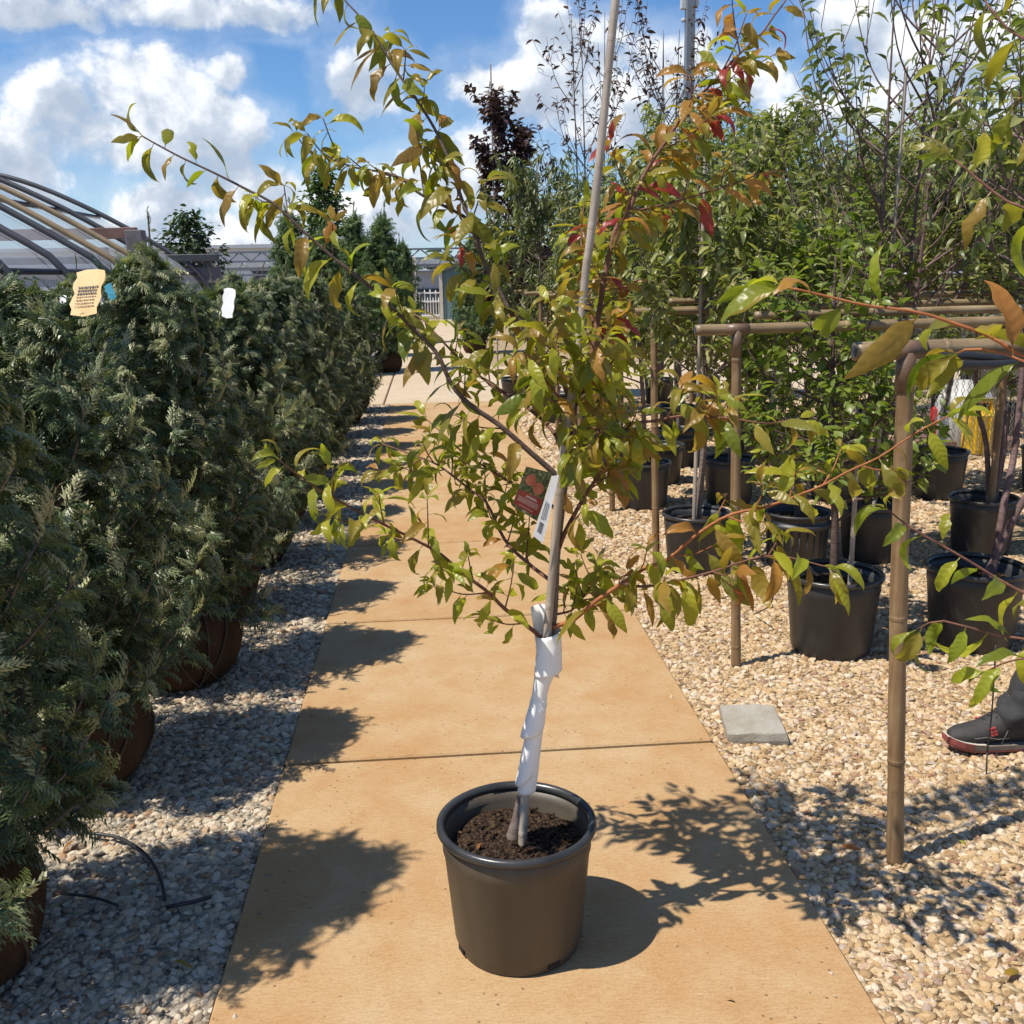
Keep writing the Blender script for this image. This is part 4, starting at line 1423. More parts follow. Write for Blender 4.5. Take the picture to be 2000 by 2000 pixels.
def ball_mesh(seed):
    mb = MB()
    n, m = 40, 22
    vs = []
    for i in range(m + 1):
        th = math.pi * i / m
        for k in range(n):
            a = 2 * math.pi * k / n
            d = Vector((math.sin(th) * math.cos(a), math.sin(th) * math.sin(a), math.cos(th)))
            r = 0.25 * (1 + 0.05 * noise.noise(d * 2 + Vector((seed, 0, 0))) + 0.018 * noise.noise(d * 9 + Vector((0, seed, 0))))
            r *= 1 - 0.025 * max(0, math.cos(4 * a + 3 * d.z)) ** 6
            p = d * r
            p.z = max(-0.195, p.z) * (0.98 if p.z < 0 else 0.86)
            vs.append(p + Vector((0, 0, 0.192)))
    fs = [(i * n + k, (i + 1) * n + k, (i + 1) * n + (k + 1) % n, i * n + (k + 1) % n) for i in range(m) for k in range(n)]
    mb.add(vs, fs)
    tw = MB()
    for q in range(7):
        ax = Vector((math.cos(q * 1.7), math.sin(q * 1.7), 0.55 * (q % 3 - 1) + 0.1)).normalized()
        u = ax.orthogonal().normalized()
        v = ax.cross(u)
        pts = []
        for s in range(33):
            an = 2 * math.pi * s / 32
            d = u * math.cos(an) + v * math.sin(an)
            r = 0.2545 * (1 + 0.05 * noise.noise(d * 2 + Vector((seed, 0, 0))))
            p = d * r
            p.z = max(-0.193, p.z) * (0.98 if p.z < 0 else 0.86)
            pts.append(p + Vector((0, 0, 0.192)))
        tw.tube(pts, 0.0042, 5, cap=False)
    for q in range(9):                      # gathered cloth at the neck
        a = q * 0.7
        tw.tube([(0.06 * math.cos(a), 0.06 * math.sin(a), 0.44), (0.035 * math.cos(a + .3), 0.035 * math.sin(a + .3), 0.50), (0.05 * math.cos(a + .5), 0.05 * math.sin(a + .5), 0.54)], [0.02, 0.012, 0.005], 6)
    return mb.mesh('root_ball', M['burlap']), tw.mesh('twine', M['twine'])


ARB = [conifer_crown(1, 1.62, 0.47, 0.24, 150, 26, 0.85, M['fol_arb']),
       conifer_crown(2, 1.48, 0.50, 0.24, 140, 26, 0.85, M['fol_arb']),
       conifer_crown(3, 1.40, 0.49, 0.24, 135, 26, 0.85, M['fol_arb'])]
BALLS = [ball_mesh(1), ball_mesh(7)]


def arborvitae(x, y, var, rz, sc, label, group=None, ball=0):
    o = empty('arborvitae', (x, y, 0.004), rz, label, 'shrub', group)
    o.scale = (1, 1, 1)
    b = link('root_ball', BALLS[ball][0], o)
    link('twine', BALLS[ball][1], b)
    tr = link('trunk', ARB[var][1], o)
    cr = link('crown', ARB[var][0], o)
    for q in (tr, cr):
        q.scale = (sc, sc, sc)
    return o


front = [(-1.20, 2.18, 0, 0.4, 1.10, 'burlapped arborvitae nearest the camera, cut by the left edge'),
         (-1.20, 3.15, 2, 1.9, 1.08, 'second burlapped arborvitae from the camera in the row along the path'),
         (-1.06, 4.02, 0, 3.3, 1.0, 'third burlapped arborvitae from the camera, the one holding the scalloped tan tag'),
         (-1.12, 4.85, 1, 5.1, 1.00, 'fourth burlapped arborvitae from the camera along the path'),
         (-1.08, 5.72, 2, 0.9, 1.05, 'fifth burlapped arborvitae along the path, the one holding the white tag'),
         (-1.10, 6.65, 1, 2.7, 1.00, 'sixth burlapped arborvitae from the camera along the path'),
         (-1.08, 7.55, 2, 4.2, 1.10, 'seventh burlapped arborvitae from the camera along the path'),
         (-1.10, 8.5, 1, 1.2, 1.0, 'eighth burlapped arborvitae along the path, near its far end'),
         (-1.08, 9.45, 2, 5.9, 1.12, 'ninth burlapped arborvitae along the path, near its far end'),
         (-1.10, 10.4, 1, 3.0, 1.04, 'tenth burlapped arborvitae, last but two before the cross path'),
         (-1.02, 11.4, 2, 0.2, 1.08, 'eleventh burlapped arborvitae, last but one before the cross path'),
         (-1.00, 12.35, 1, 2.2, 1.0, 'last burlapped arborvitae of the row, beside the cross path')]
for i, (x, y, v, rz, sc, lab) in enumerate(front):
    arborvitae(x, y, v, rz, sc, lab, 'burlapped arborvitae in the row along the path', i % 2)
back = [(-2.15, 3.4), (-2.2, 4.5), (-2.1, 5.6), (-2.2, 6.7), (-2.1, 7.8), (-2.2, 9.0), (-2.15, 10.2), (-2.1, 11.5)]
rnd = random.Random(77)
for i, (x, y) in enumerate(back):
    arborvitae(x, y, (2, 1, 2, 0)[i % 4] if i > 1 else 2, rnd.uniform(0, 6), rnd.uniform(0.88, 1.0), 'dark green arborvitae in the second row, behind the row along the path', 'arborvitae of the second row', i % 2)

# ------------------------------------------------------------------ tags in the arborvitae, drip tubes
def scalloped_tag(px, py, Y, wpx, hpx, m, label, lines, name, lean=0.0):
    c = P(px, py, Y)
    sc = (c - CAM_POS).length / 2000
    W_, H_ = wpx * sc, hpx * sc
    out = []
    for i in range(9):
        out.append((-W_ / 2 + W_ * 0.06 * (math.sin(i * 1.9) + 0.15 * i), H_ / 2 - H_ * i / 8))
    out += [(0, -H_ * 0.56), (W_ / 2, -H_ * 0.52)]
    for i in range(9):
        out.append((W_ / 2 - W_ * 0.05 * math.sin(i * 1.7), -H_ / 2 + H_ * i / 8))
    out += [(W_ * 0.2, H_ * 0.55), (-W_ * 0.2, H_ * 0.56)]
    n = len(out)
    mb = MB()
    rot = Matrix.Rotation(lean, 3, 'Y')
    vs = [rot @ Vector((x, -0.012 * (x / W_) ** 2, z)) for x, z in out] + [rot @ Vector((x, 0.001 - 0.012 * (x / W_) ** 2, z)) for x, z in out]
    mb.add(vs, [tuple(range(n)), tuple(range(2 * n - 1, n - 1, -1))] + [(i, n + i, n + (i + 1) % n, (i + 1) % n) for i in range(n)], 0, False)
    o = mb.build(name, m, None, c)
    tag(o, label, 'tag')
    o.rotation_euler = (R(-30 if lines else -12), 0, R(-22))
    if lines:
        mb = MB()
        rn = random.Random(9)
        for k in range(7):
            z = H_ * (0.12 - 0.075 * k)
            x = -W_ * 0.30
            while x < W_ * 0.33:
                wl = rn.uniform(0.03, 0.09) * W_
                h = H_ * (0.022 if k < 3 else 0.010)
                mb.add([rot @ Vector(q) for q in ((x, -0.0045, z - h), (x + wl, -0.0045, z - h), (x + wl, -0.0045, z + h), (x, -0.0045, z + h))], [(0, 1, 2, 3)], 0, False)
                x += wl + 0.02 * W_
        mb.build('small_print', M['black_tube'], o)
    return o


scalloped_tag(170, 572, 3.80, 62, 84, plain('tan_card', (0.60, 0.40, 0.17), 0.5, 0.12, 14), 'scalloped tan tag with dark print hanging in an arborvitae top', True, 'scalloped_tag', -0.06)
scalloped_tag(446, 592, 5.5, 26, 50, M['white_paint'], 'small white tag hanging in an arborvitae top', False, 'white_tag', 0.1)
scalloped_tag(124, 585, 3.5, 14, 14, M['white_paint'], 'tiny white tag left of the scalloped tan tag', False, 'white_tag', 0.1)
scalloped_tag(216, 570, 3.75, 16, 28, plain('blue_plastic', (0.05, 0.25, 0.34), 0.4, 0.1), 'small blue tag beside the scalloped tan tag', False, 'blue_tag', -0.5)

mb = MB()
mb.tube(resample([G(165, 1626, .03), G(230, 1636, .03), G(280, 1665, .032), G(312, 1712, .032), G(322, 1760, .03)], 0.03), 0.0052, 7)
mb.build('drip_tube', M['black_tube'])
tag(bpy.data.objects['drip_tube'], 'black drip tube curving over the white chips left of the path', 'tube')
mb = MB()
mb.tube(resample([G(325, 1772, .03), G(370, 1763, .032), G(412, 1752, .03)], 0.03), 0.0055, 7)
tag(mb.build('drip_tube', M['black_tube']), 'short black tube lying on white chips near the path edge', 'tube')
mb = MB()
mb.tube(resample([G(120, 1745, .028), G(180, 1752, .03), G(230, 1768, .028)], 0.03), 0.004, 7)
tag(mb.build('drip_tube', M['black_tube']), 'black tube end half hidden beside the nearest burlap ball', 'tube')


# ------------------------------------------------------------------ bamboo trellises right of the path
ROWS = [2.41, 3.86, 5.28, 6.72, 8.15, 9.6, 11.05, 12.5]
TXS = [1.235, 1.165, 1.17, 1.18, 1.18, 1.18, 1.18, 1.18]
TXS[0], TXS[1], TXS[2], TXS[3] = (P(1770, 700, 2.41).x, P(1439, 650, 3.86).x, P(1277, 640, 5.28).x, P(1193, 630, 6.72).x)
LEANS = [1.2056 - TXS[0], 1.1968 - TXS[1], 1.178 - TXS[2], 1.19 - TXS[3], 0, -0.01, 0.01, 0]
TZ = 1.385
ordin = ['nearest', 'second', 'third', 'fourth', 'fifth', 'sixth', 'seventh', 'farthest']
for k, Y in enumerate(ROWS):
    TX = TXS[k]
    TZ = P(1720, 685, Y).z if k == 0 else (P(1560, 640, Y).z if k == 1 else 1.385)
    tr = empty('bamboo_trellis', (TX, Y, 0), label=f'{ordin[k]} bamboo trellis right of the path, posts carrying a long rail', cat='trellis', group='bamboo trellises over the potted trees')
    L = 2.2 if k == 0 else (5.2 if k < 4 else 1.75)
    dx0 = -0.16 if k else -0.13
    mb = MB()
    r = 0.0215 if k == 0 else 0.0195
    lean = LEANS[k]
    bamboo(mb, [(lean, 0, 0.0), (lean * 0.4, 0, 0.7), (0, 0, TZ - 0.03)], r * 1.02, r, 0.36, 14, seed=k)
    mb.build('post', M['bamboo'], tr)
    for q, xx in enumerate((1.95,) if k == 0 else ((1.9, 3.6, 5.1) if k < 4 else (1.65,))):
        mb = MB()
        bamboo(mb, [(xx, 0.02, 0), (xx + 0.02, 0.02, TZ - 0.03)], r, r * 0.95, 0.34, 12, seed=k * 7 + q)
        mb.build('post', M['bamboo'], tr)
    mb = MB()
    bamboo(mb, [(dx0, 0, TZ), (L * 0.5, 0.02, TZ + 0.01), (L, 0.03, TZ + 0.015)], r * 1.05, r * 0.9, 0.42, 14, seed=50 + k)
    mb.build('rail', M['bamboo_x'], tr)
    mb = MB()                                       # open end of the rail
    mb.lathe([(r * 0.72, 0), (r * 0.72, 0.03)], 14)
    mb.add([(0.72 * r * math.cos(a * math.pi / 7), 0.72 * r * math.sin(a * math.pi / 7), 0.0) for a in range(14)], [tuple(range(14))])
    e = mb.build('rail_end', M['dark_inside'], tr)
    e.location = (dx0 - 0.002, 0, TZ)
    e.rotation_euler = (0, R(90), 0)
    if k:
        mb = MB()
        bamboo(mb, [(0.10, 0.10, TZ + 0.045), (L * 0.5, 0.11, TZ + 0.05), (L + 0.1, 0.12, TZ + 0.04)], 0.016, 0.014, 0.4, 12, seed=80 + k)
        mb.build('rail', M['bamboo_x'], tr)
    mb = MB()                                       # brown sleeve where post and rail meet
    mb.tube([(-0.045, 0, TZ), (0.045, 0, TZ)], r * 1.09, 14)
    mb.tube([(0, 0, TZ - 0.10), (0, 0, TZ)], r * 1.07, 14)
    mb.build('sleeve', plain('brown_tape', (0.17, 0.105, 0.065), 0.4, 0.25, 25) if k == 0 else bpy.data.materials['brown_tape'], tr)

# black hose looped under the nearest rail, thin wires
mb = MB()
hose = [P(1788, 736, 2.38), P(1800, 712, 2.34), P(1830, 700, 2.33), P(1880, 695, 2.35), P(1960, 700, 2.38), P(2060, 690, 2.40)]
mb.tube(resample(hose, 0.02), 0.011, 9)
hose = [P(1788, 738, 2.38), P(1820, 728, 2.33), P(1870, 715, 2.32), P(1950, 712, 2.36), P(2050, 705, 2.40)]
mb.tube(resample(hose, 0.02), 0.011, 9)
tag(mb.build('hose', M['black_tube']), 'black hose bent back on itself under the nearest bamboo rail', 'hose')
mb = MB()
mb.tube(resample([P(1928, 1470, 2.85), P(1926, 1530, 2.84), P(1925, 1620, 2.86)], 0.03), 0.0028, 6)
mb.tube(resample([P(1945, 1260, 2.85), P(1938, 1380, 2.85), P(1928, 1470, 2.85)], 0.03), 0.0028, 6)
tag(mb.build('drip_tube', M['black_tube']), 'thin black drip line hanging down to the tan gravel in front of the sneaker', 'tube')
for (a, b, c, lab) in (((1738, 1050), (1728, 1090), (1719, 1112), 'thin black drip line rising from the round black pot behind the nearest post'),
                       ((1515, 1130), (1505, 1180), (1472, 1200), 'thin black drip line on the gravel left of the round black pot')):
    mb = MB()
    mb.tube(resample([P(*a, 4.2), P(*b, 4.15), G(*c, 0.25) if 'rising' in lab else G(*c, 0.02)], 0.03), 0.003, 6)
    tag(mb.build('drip_tube', M['black_tube']), lab, 'tube')


# ------------------------------------------------------------------ potted nursery trees
NLEAF = []


def nursery_tree(x, y, seed, H, trunk_h, spread, nlimb, leafL, mat, label, n_leaf=900, bark='bark_grey', pot='far', shapes=None, upright=0.75, stems=1, lean=(0, 0), low=0.25, group='potted trees in the trellis rows', wrap=None, droop=0.45, tipbias=0.35, spacing=0.014, cat='tree', pot_scale=1.0, twig=0.26):
    rnd = random.Random(seed)
    if y < 11.2:
        x, y = x * 0.94, y * 0.96
    shapes = shapes or LO
    root = empty('potted_tree', (x, y, 0.004), 0, label, cat, group)
    if pot:
        add_pot(root, True, pot_scale, pot == 'ribbed')
    zb = 0.235 * pot_scale if pot else 0.0
    tm = MB()
    sites = []
    starts = []
    for s in range(stems):
        ox, oy = (rnd.uniform(-.05, .05), rnd.uniform(-.05, .05)) if stems > 1 else (0, 0)
        tx, ty = lean[0] + rnd.uniform(-.05, .05) * stems, lean[1] + rnd.uniform(-.05, .05) * stems
        top = Vector((tx, ty, trunk_h))
        pts = resample([Vector((ox, oy, zb - 0.02)), Vector((ox + tx * .35 + rnd.uniform(-.02, .02), oy + ty * .35, zb + (trunk_h - zb) * 0.5)), top, Vector((tx * 1.4 + rnd.uniform(-.1, .1), ty * 1.4, H * 0.93))], 0.08)
        rb = 0.020 if stems == 1 else 0.017
        tm.tube(pts, [rb * (1 - 0.8 * i / (len(pts) - 1)) for i in range(len(pts))], 8)
        starts.append(pts)
    for k in range(nlimb):
        pts = starts[k % stems]
        t = rnd.uniform(0, 1)
        z = low + zb + (H * 0.82 - low - zb) * (t ** 1.0)
        i = min(range(len(pts)), key=lambda q: abs(pts[q].z - z))
        b = pts[i]
        a = k * 2.399963 + rnd.uniform(-.4, .4)
        out = Vector((math.cos(a), math.sin(a), 0))
        frac = (b.z - zb) / (H - zb)
        ln = spread * (1.15 - 0.75 * frac) * rnd.uniform(0.7, 1.2)
        rise = ln * rnd.uniform(0.7, 1.5) * upright / 0.5 * 0.55
        if b.z + rise > H * 1.02:
            rise = max(0.1, H * 1.02 - b.z)
        e = b + out * ln + UP * rise
        mid = b.lerp(e, 0.5) + out * ln * 0.18 - UP * rise * 0.08
        lp = resample([b, mid, e], 0.035)
        tm.tube(lp[::2] + [lp[-1]], [0.0065 - 0.005 * j / (len(lp[::2])) for j in range(len(lp[::2]) + 1)], 5, cap=False)
        twigs = [lp]
        for q in range(rnd.randint(2, 4)):
            j = rnd.randrange(max(1, len(lp) // 4), len(lp))
            T = (lp[j] - lp[j - 1]).normalized()
            d = (T * 0.8 + Vector((rnd.gauss(0, .6), rnd.gauss(0, .6), rnd.uniform(0, .6)))).normalized()
            tw = resample([lp[j], lp[j] + d * twig * 0.5, lp[j] + (d + UP * 0.25).normalized() * twig * rnd.uniform(.6, 1.2)], 0.035)
            tm.tube(tw[::2] + [tw[-1]], 0.0022, 4, cap=False)
            twigs.append(tw)
        for tw in twigs:
            L = 0.035 * (len(tw) - 1)
            cnt = max(3, int(L / spacing))
            for c in range(cnt):
                u = rnd.uniform(0.12, 1.0) ** (1 - tipbias)
                j = min(len(tw) - 2, int(u * (len(tw) - 1)))
                T = (tw[j + 1] - tw[j]).normalized()
                sd_ = T.cross(Vector((rnd.gauss(0, 1), rnd.gauss(0, 1), rnd.gauss(0, 1)))).normalized()
                d = (T * rnd.uniform(0.3, 1.0) + sd_ - UP * droop * rnd.uniform(0, 1.4)).normalized()
                nr = UP + sd_ * 0.5 + Vector((rnd.gauss(0, .4), rnd.gauss(0, .4), 0))
                sites.append((np.array(frame(d, nr, leafL * 1.12 * rnd.uniform(0.6, 1.2), tw[j].lerp(tw[j + 1], rnd.random()))), rnd.randrange(len(shapes)), min(1, max(0, rnd.gauss(0.5, 0.24)))))
    if len(sites) > n_leaf * 1.7:
        sites = rnd.sample(sites, int(n_leaf * 1.7))
    NLEAF.append((label[:40], len(sites), n_leaf))
    tm.build('trunk', M[bark], root)
    me = cloud_mesh('crown', shapes, [s[1] for s in sites], [s[0] for s in sites], [mat], tint=[s[2] for s in sites])
    link('crown', me, root)
    if wrap:
        mb = MB()
        prof = [(0.026 + 0.003 * ((i * 0.37) % 1), 0) for i in range(24)]
        pts = [starts[0][0].lerp(Vector((starts[0][0].x + lean[0] * .3, starts[0][0].y, wrap)), i / 23) for i in range(24)]
        mb.tube(pts, [p[0] for p in prof], 12)
        mb.build('trunk_wrap', M['wrap'], root)
    return root


def stake_at(x, y, z0, z1, lean, label, m='bamboo_grey', r=0.011):
    if y < 11.2:
        x, y = x * 0.94, y * 0.96
    mb = MB()
    bamboo(mb, [(x, y, z0), (x + lean * .5, y, (z0 + z1) / 2), (x + lean, y, z1)], r, r * 0.8, 0.3, 10, seed=int(x * 100))
    tag(mb.build('bamboo_stake', M[m]), label, 'stake', 'stakes of the potted nursery trees')


FG, FB, FY = M['fol_green'], M['fol_bright'], M['fol_grey']
nursery_tree(1.75, 4.16, 21, 1.75, 0.9, 0.42, 46, 0.052, FB, 'small-leaved bushy green tree in the round black pot just behind the nearest post', 1150, 'bark_dark', shapes=LO_ROUND, low=0.28, droop=0.2, upright=0.5, pot_scale=1.08)
stake_at(1.80, 4.10, 0.22, 0.95, 0.0, 'pale wooden stake in the round black pot just behind the nearest post')
nursery_tree(2.40, 4.15, 22, 2.75, 1.0, 0.55, 26, 0.085, FG, 'tree with twin leaning purple-brown trunks at the right edge, in a black pot', 500, 'bark_purple', stems=2, lean=(0.28, 0.0), low=1.0, pot_scale=1.1, tipbias=0.5)
nursery_tree(1.48, 5.48, 23, 2.35, 1.0, 0.50, 34, 0.075, FG, 'staked green tree in the black pot between the second and third trellis', 1500, 'bark_grey', low=0.7)
stake_at(1.455, 5.45, 0.24, 2.15, 0.02, 'grey bamboo stake in the pot between the second and third trellis')
nursery_tree(2.06, 5.45, 24, 1.9, 0.9, 0.42, 30, 0.055, FB, 'small leafy tree in the ribbed black pot behind the round one', 1500, 'bark_dark', pot='ribbed', shapes=LO_ROUND, low=0.35, droop=0.2)
nursery_tree(2.55, 5.55, 25, 3.15, 1.1, 0.62, 44, 0.075, FY, 'tallest tree of the trellis rows, many bare purple upright stems reaching the top edge', 560, 'bark_purple', stems=3, upright=1.5, low=0.75, tipbias=0.5, spacing=0.024, twig=0.34)
stake_at(2.53, 5.5, 0.24, 2.55, 0.03, 'grey bamboo stake among the bare stems of the tallest trellis tree')
nursery_tree(3.25, 5.6, 26, 2.45, 1.0, 0.55, 36, 0.072, FG, 'multi-stemmed tree in the grey-black pot at the right edge', 1500, 'bark_purple', stems=3, low=0.7)
nursery_tree(4.1, 5.6, 27, 2.5, 1.0, 0.55, 30, 0.07, FG, 'green tree beyond the right end of the third trellis', 1200)
nursery_tree(1.52, 7.1, 28, 2.25, 1.0, 0.45, 40, 0.07, FG, 'green tree at the path end of the fourth trellis', 1600, low=0.62)
nursery_tree(2.16, 7.12, 29, 2.62, 1.1, 0.55, 40, 0.07, FG, 'green tree in a dark pot, second from the path in the fourth trellis', 1700, low=0.62)
nursery_tree(2.95, 7.1, 30, 2.7, 1.1, 0.55, 40, 0.07, FG, 'green tree in the middle of the fourth trellis', 1700, low=0.62)
nursery_tree(3.72, 7.05, 31, 2.75, 1.1, 0.5, 34, 0.07, FG, 'tree with white-wrapped trunk in a black pot by the wire fence', 1300, wrap=1.0, lean=(0.1, 0), low=1.0, pot_scale=1.05)
nursery_tree(4.6, 7.1, 32, 2.6, 1.1, 0.55, 36, 0.07, FG, 'green tree at the right end of the fourth trellis', 1400)
nursery_tree(1.62, 8.6, 33, 2.55, 1.0, 0.5, 40, 0.07, FY, 'greyish leaved tree at the path end of the fifth trellis', 1600, low=0.62)
nursery_tree(2.14, 8.62, 34, 2.95, 1.1, 0.55, 44, 0.07, FG, 'green tree in the grey pot of the fifth trellis', 1700, pot='ribbed', low=0.62)
nursery_tree(2.85, 8.6, 35, 3.05, 1.1, 0.6, 44, 0.07, FG, 'tall green tree in the middle of the fifth trellis', 1700, low=0.62)
nursery_tree(3.5, 9.1, 36, 2.95, 1.1, 0.6, 44, 0.07, FG, 'green tree just behind the left part of the wire fence', 1600)
nursery_tree(4.5, 9.9, 37, 2.9, 1.1, 0.6, 44, 0.07, FG, 'green tree behind the fuel can and tank, left of the dark roof', 1600)
nursery_tree(5.6, 9.5, 38, 2.8, 1.1, 0.6, 40, 0.07, FG, 'green tree behind the yellow container at the right edge', 1400)
nursery_tree(1.75, 10.05, 39, 2.75, 1.1, 0.5, 40, 0.085, FY, 'willowy grey-green tree at the path end of the sixth trellis', 1800, shapes=LO_NARROW, droop=1.1, low=0.62)
nursery_tree(2.5, 10.1, 40, 3.3, 1.2, 0.6, 44, 0.07, FG, 'tall green tree in the sixth trellis row', 1700)
nursery_tree(3.3, 10.1, 41, 3.2, 1.2, 0.6, 44, 0.07, FG, 'broad green tree in the sixth trellis row', 1700)
nursery_tree(4.6, 11.1, 42, 3.3, 1.2, 0.7, 44, 0.075, FG, 'green tree behind the wire fence, left of the dark roof', 1700)
nursery_tree(5.9, 11.1, 43, 3.0, 1.2, 0.7, 44, 0.075, FG, 'green tree behind the wire fence, before the dark roof', 1700)
nursery_tree(P(1002, 545, 12.9).x, 12.9, 44, 4.05, 1.0, 0.44, 60, 0.085, M['fol_purple'], 'dark purple-leaved columnar tree beyond the trellises', 2600, 'bark_dark', shapes=LO_ROUND, upright=0.9, low=0.7, group='taller trees beyond the trellises')
stake_at(P(968, 545, 12.85).x, 12.85, 0.2, 4.0, 0.0, 'tall grey stake standing against the purple-leaved tree')
nursery_tree(P(1062, 545, 11.7).x, 11.7, 45, 3.0, 0.8, 0.68, 70, 0.11, FY, 'drooping willow-leaved tree right of the purple tree', 2600, 'bark_grey', shapes=LO_NARROW, droop=1.4, low=0.45, group='taller trees beyond the trellises')
for k, (x, y, H, lab) in enumerate(((1.95, 12.2, 4.75, 'thin sparse purple-leaved sapling left of the top of the main bamboo stake'),
                                    (2.75, 12.3, 4.55, 'thin sparse purple-leaved sapling between the main bamboo stake and the lamp post'))):
    nursery_tree(x, y, 60 + k, H, 1.6, 0.62, 26, 0.085, M['fol_purple'], lab, 330, 'bark_grey', stems=3, upright=1.7, low=1.6, tipbias=0.3, spacing=0.05, group='taller trees beyond the trellises', twig=0.4)
nursery_tree(3.35, 12.4, 62, 4.0, 1.4, 0.5, 50, 0.10, FG, 'narrow-leaved green tree right behind the lamp post', 2000, shapes=LO_NARROW, upright=1.2, low=1.2, group='taller trees beyond the trellises')
nursery_tree(4.3, 12.6, 63, 3.7, 1.4, 0.6, 50, 0.09, FG, 'green tree far behind the middle of the trellis rows', 2000, low=1.0, group='taller trees beyond the trellises')
nursery_tree(5.6, 12.8, 64, 3.5, 1.4, 0.7, 50, 0.09, FG, 'green tree far behind the tallest trellis tree', 1800, low=1.0, group='taller trees beyond the trellises')
nursery_tree(7.0, 12.8, 65, 3.5, 1.4, 0.8, 50, 0.09, FG, 'green tree in front of the dark roofed house', 1800, low=1.0, group='taller trees beyond the trellises')

# a few empty and low pots standing between the rows
for (x, y, sc, lab, g) in ((1.55, 8.3, 0.9, 'small black pot at the path end of the fifth trellis', None), (1.45, 9.6, 1.0, 'black pot on the gravel beside the sixth trellis post', None),
                        (1.72, 7.6, 0.95, 'black pot behind the fourth trellis post', None), (1.1 + .25, 11.1, 1.0, 'black pot at the path end of the seventh trellis', None)):
    o = empty('plant_pot', (x, y, 0.004), 0.3, lab, 'pot', 'pots on the gravel between the trellises')
    add_pot(o, True, sc)

# ------------------------------------------------------------------ flat stone on the gravel
c = G(1468, 1416, 0.03)
mb = MB()
n = 4
out = [(-0.098, -0.085), (0.100, -0.118), (0.100, 0.085), (0.045, 0.105), (-0.088, 0.125)]
top = []
for j, (s, z) in enumerate(((1.0, 0.0), (1.02, 0.018), (0.985, 0.042), (0.95, 0.046))):
    for q in range(5):
        a, b = Vector(out[q]), Vector(out[(q + 1) % 5])
        for r_ in range(5):
            p = a.lerp(b, r_ / 5)
            k = 1 + 0.03 * noise.noise(Vector((p.x * 30, p.y * 30, j * 1.3)))
            top.append((p.x * s * k, p.y * s * k, z + 0.004 * noise.noise(Vector((p.x * 25, p.y * 25, 3)))))
N5 = 25
fs = [(j * N5 + k, j * N5 + (k + 1) % N5, (j + 1) * N5 + (k + 1) % N5, (j + 1) * N5 + k) for j in range(3) for k in range(N5)]
top.append((0, 0, 0.047))
fs += [(3 * N5 + k, 3 * N5 + (k + 1) % N5, 4 * N5) for k in range(N5)]
mb.add(top, fs, 0, False)


def block_fn(t):
    co = objco(t)
    n = t.noise(co, 14, 5, 0.6)
    n2 = t.noise(co, 130, 4, 0.7)
    f = t.math('MULTIPLY_ADD', n, 0.6, t.math('MULTIPLY', n2, 0.4))
    return principled(t, t.ramp(f, [(0.3, (0.22, 0.18, 0.12)), (0.5, (0.31, 0.285, 0.235)), (0.7, (0.38, 0.36, 0.32))]), 0.9, n2, 0.6, 0.006)


o = mb.build('flat_stone', material('grey_paver', block_fn), None, (c.x, c.y, 0.008))
o.rotation_euler = (R(4), R(-5), R(-6))
tag(o, 'flat grey stone slab lying on the tan gravel beside the path', 'stone')

# dead leaves on the gravel
rnd = random.Random(5)
for (px, py, col, s, lab) in ((1637, 1652, 'leaf_orange', 0.75, 'curled rust leaf on the tan gravel left of the nearest post'), (1955, 1905, 'leaf_bronze', 0.8, 'long brown leaf on the tan gravel in the bottom right corner'),
                         (1870, 1640, 'leaf_lime', 0.4, 'pale yellow leaf on the gravel right of the nearest post'), (155, 1640, 'leaf_orange', 0.8, 'rust leaf on the white chips near the nearest burlap ball'),
                         (70, 1675, 'leaf_orange', 0.7, 'brown leaf on white chips at the left edge'), (335, 1875, 'leaf_bronze', 0.7, 'brown leaf on the shaded white chips near the bottom'),
                         (1935, 1965, 'leaf_orange', 0.4, 'small rust leaf on the tan gravel at the bottom edge'), (1413, 1948, 'leaf_olive', 0.35, 'tiny dark dry leaf on the path near its right edge')):
    p = G(px, py, 0.03)
    o = link('fallen_leaf', leaf_mesh(rnd.randrange(8), col), None, mw=Matrix.Translation(p) @ Matrix.Rotation(rnd.uniform(0, 6), 4, 'Z') @ Matrix.Rotation(rnd.uniform(-.6, .6), 4, 'Y') @ Matrix.Scale(s, 4))
    tag(o, lab, 'leaf')

# ------------------------------------------------------------------ person walking in at the right edge
PY_ = 3.10
person = empty('person', (1.835, PY_, 0.0), label='person in dark trousers and black high-top sneakers stepping in at the right edge', cat='person')


def skin_body(name, joints, edges, m, parent, levels=2):
    me = bpy.data.meshes.new(name)
    keys = list(joints)
    me.from_pydata([joints[k][0] for k in keys], [(keys.index(a), keys.index(b)) for a, b in edges], [])
    me.materials.append(m)
    o = link(name, me, parent)
    sk = o.modifiers.new('skin', 'SKIN')
    lay = me.skin_vertices[0].data if me.skin_vertices else None
    if lay is None:
        me.skin_vertices.new()
        lay = me.skin_vertices[0].data
    for i, k in enumerate(keys):
        r = joints[k][1]
        lay[i].radius = r if isinstance(r, tuple) else (r, r)
        lay[i].use_root = (i == 0)
    sk.use_smooth_shade = True
    ss = o.modifiers.new('smooth', 'SUBSURF')
    ss.levels = ss.render_levels = levels
    return o


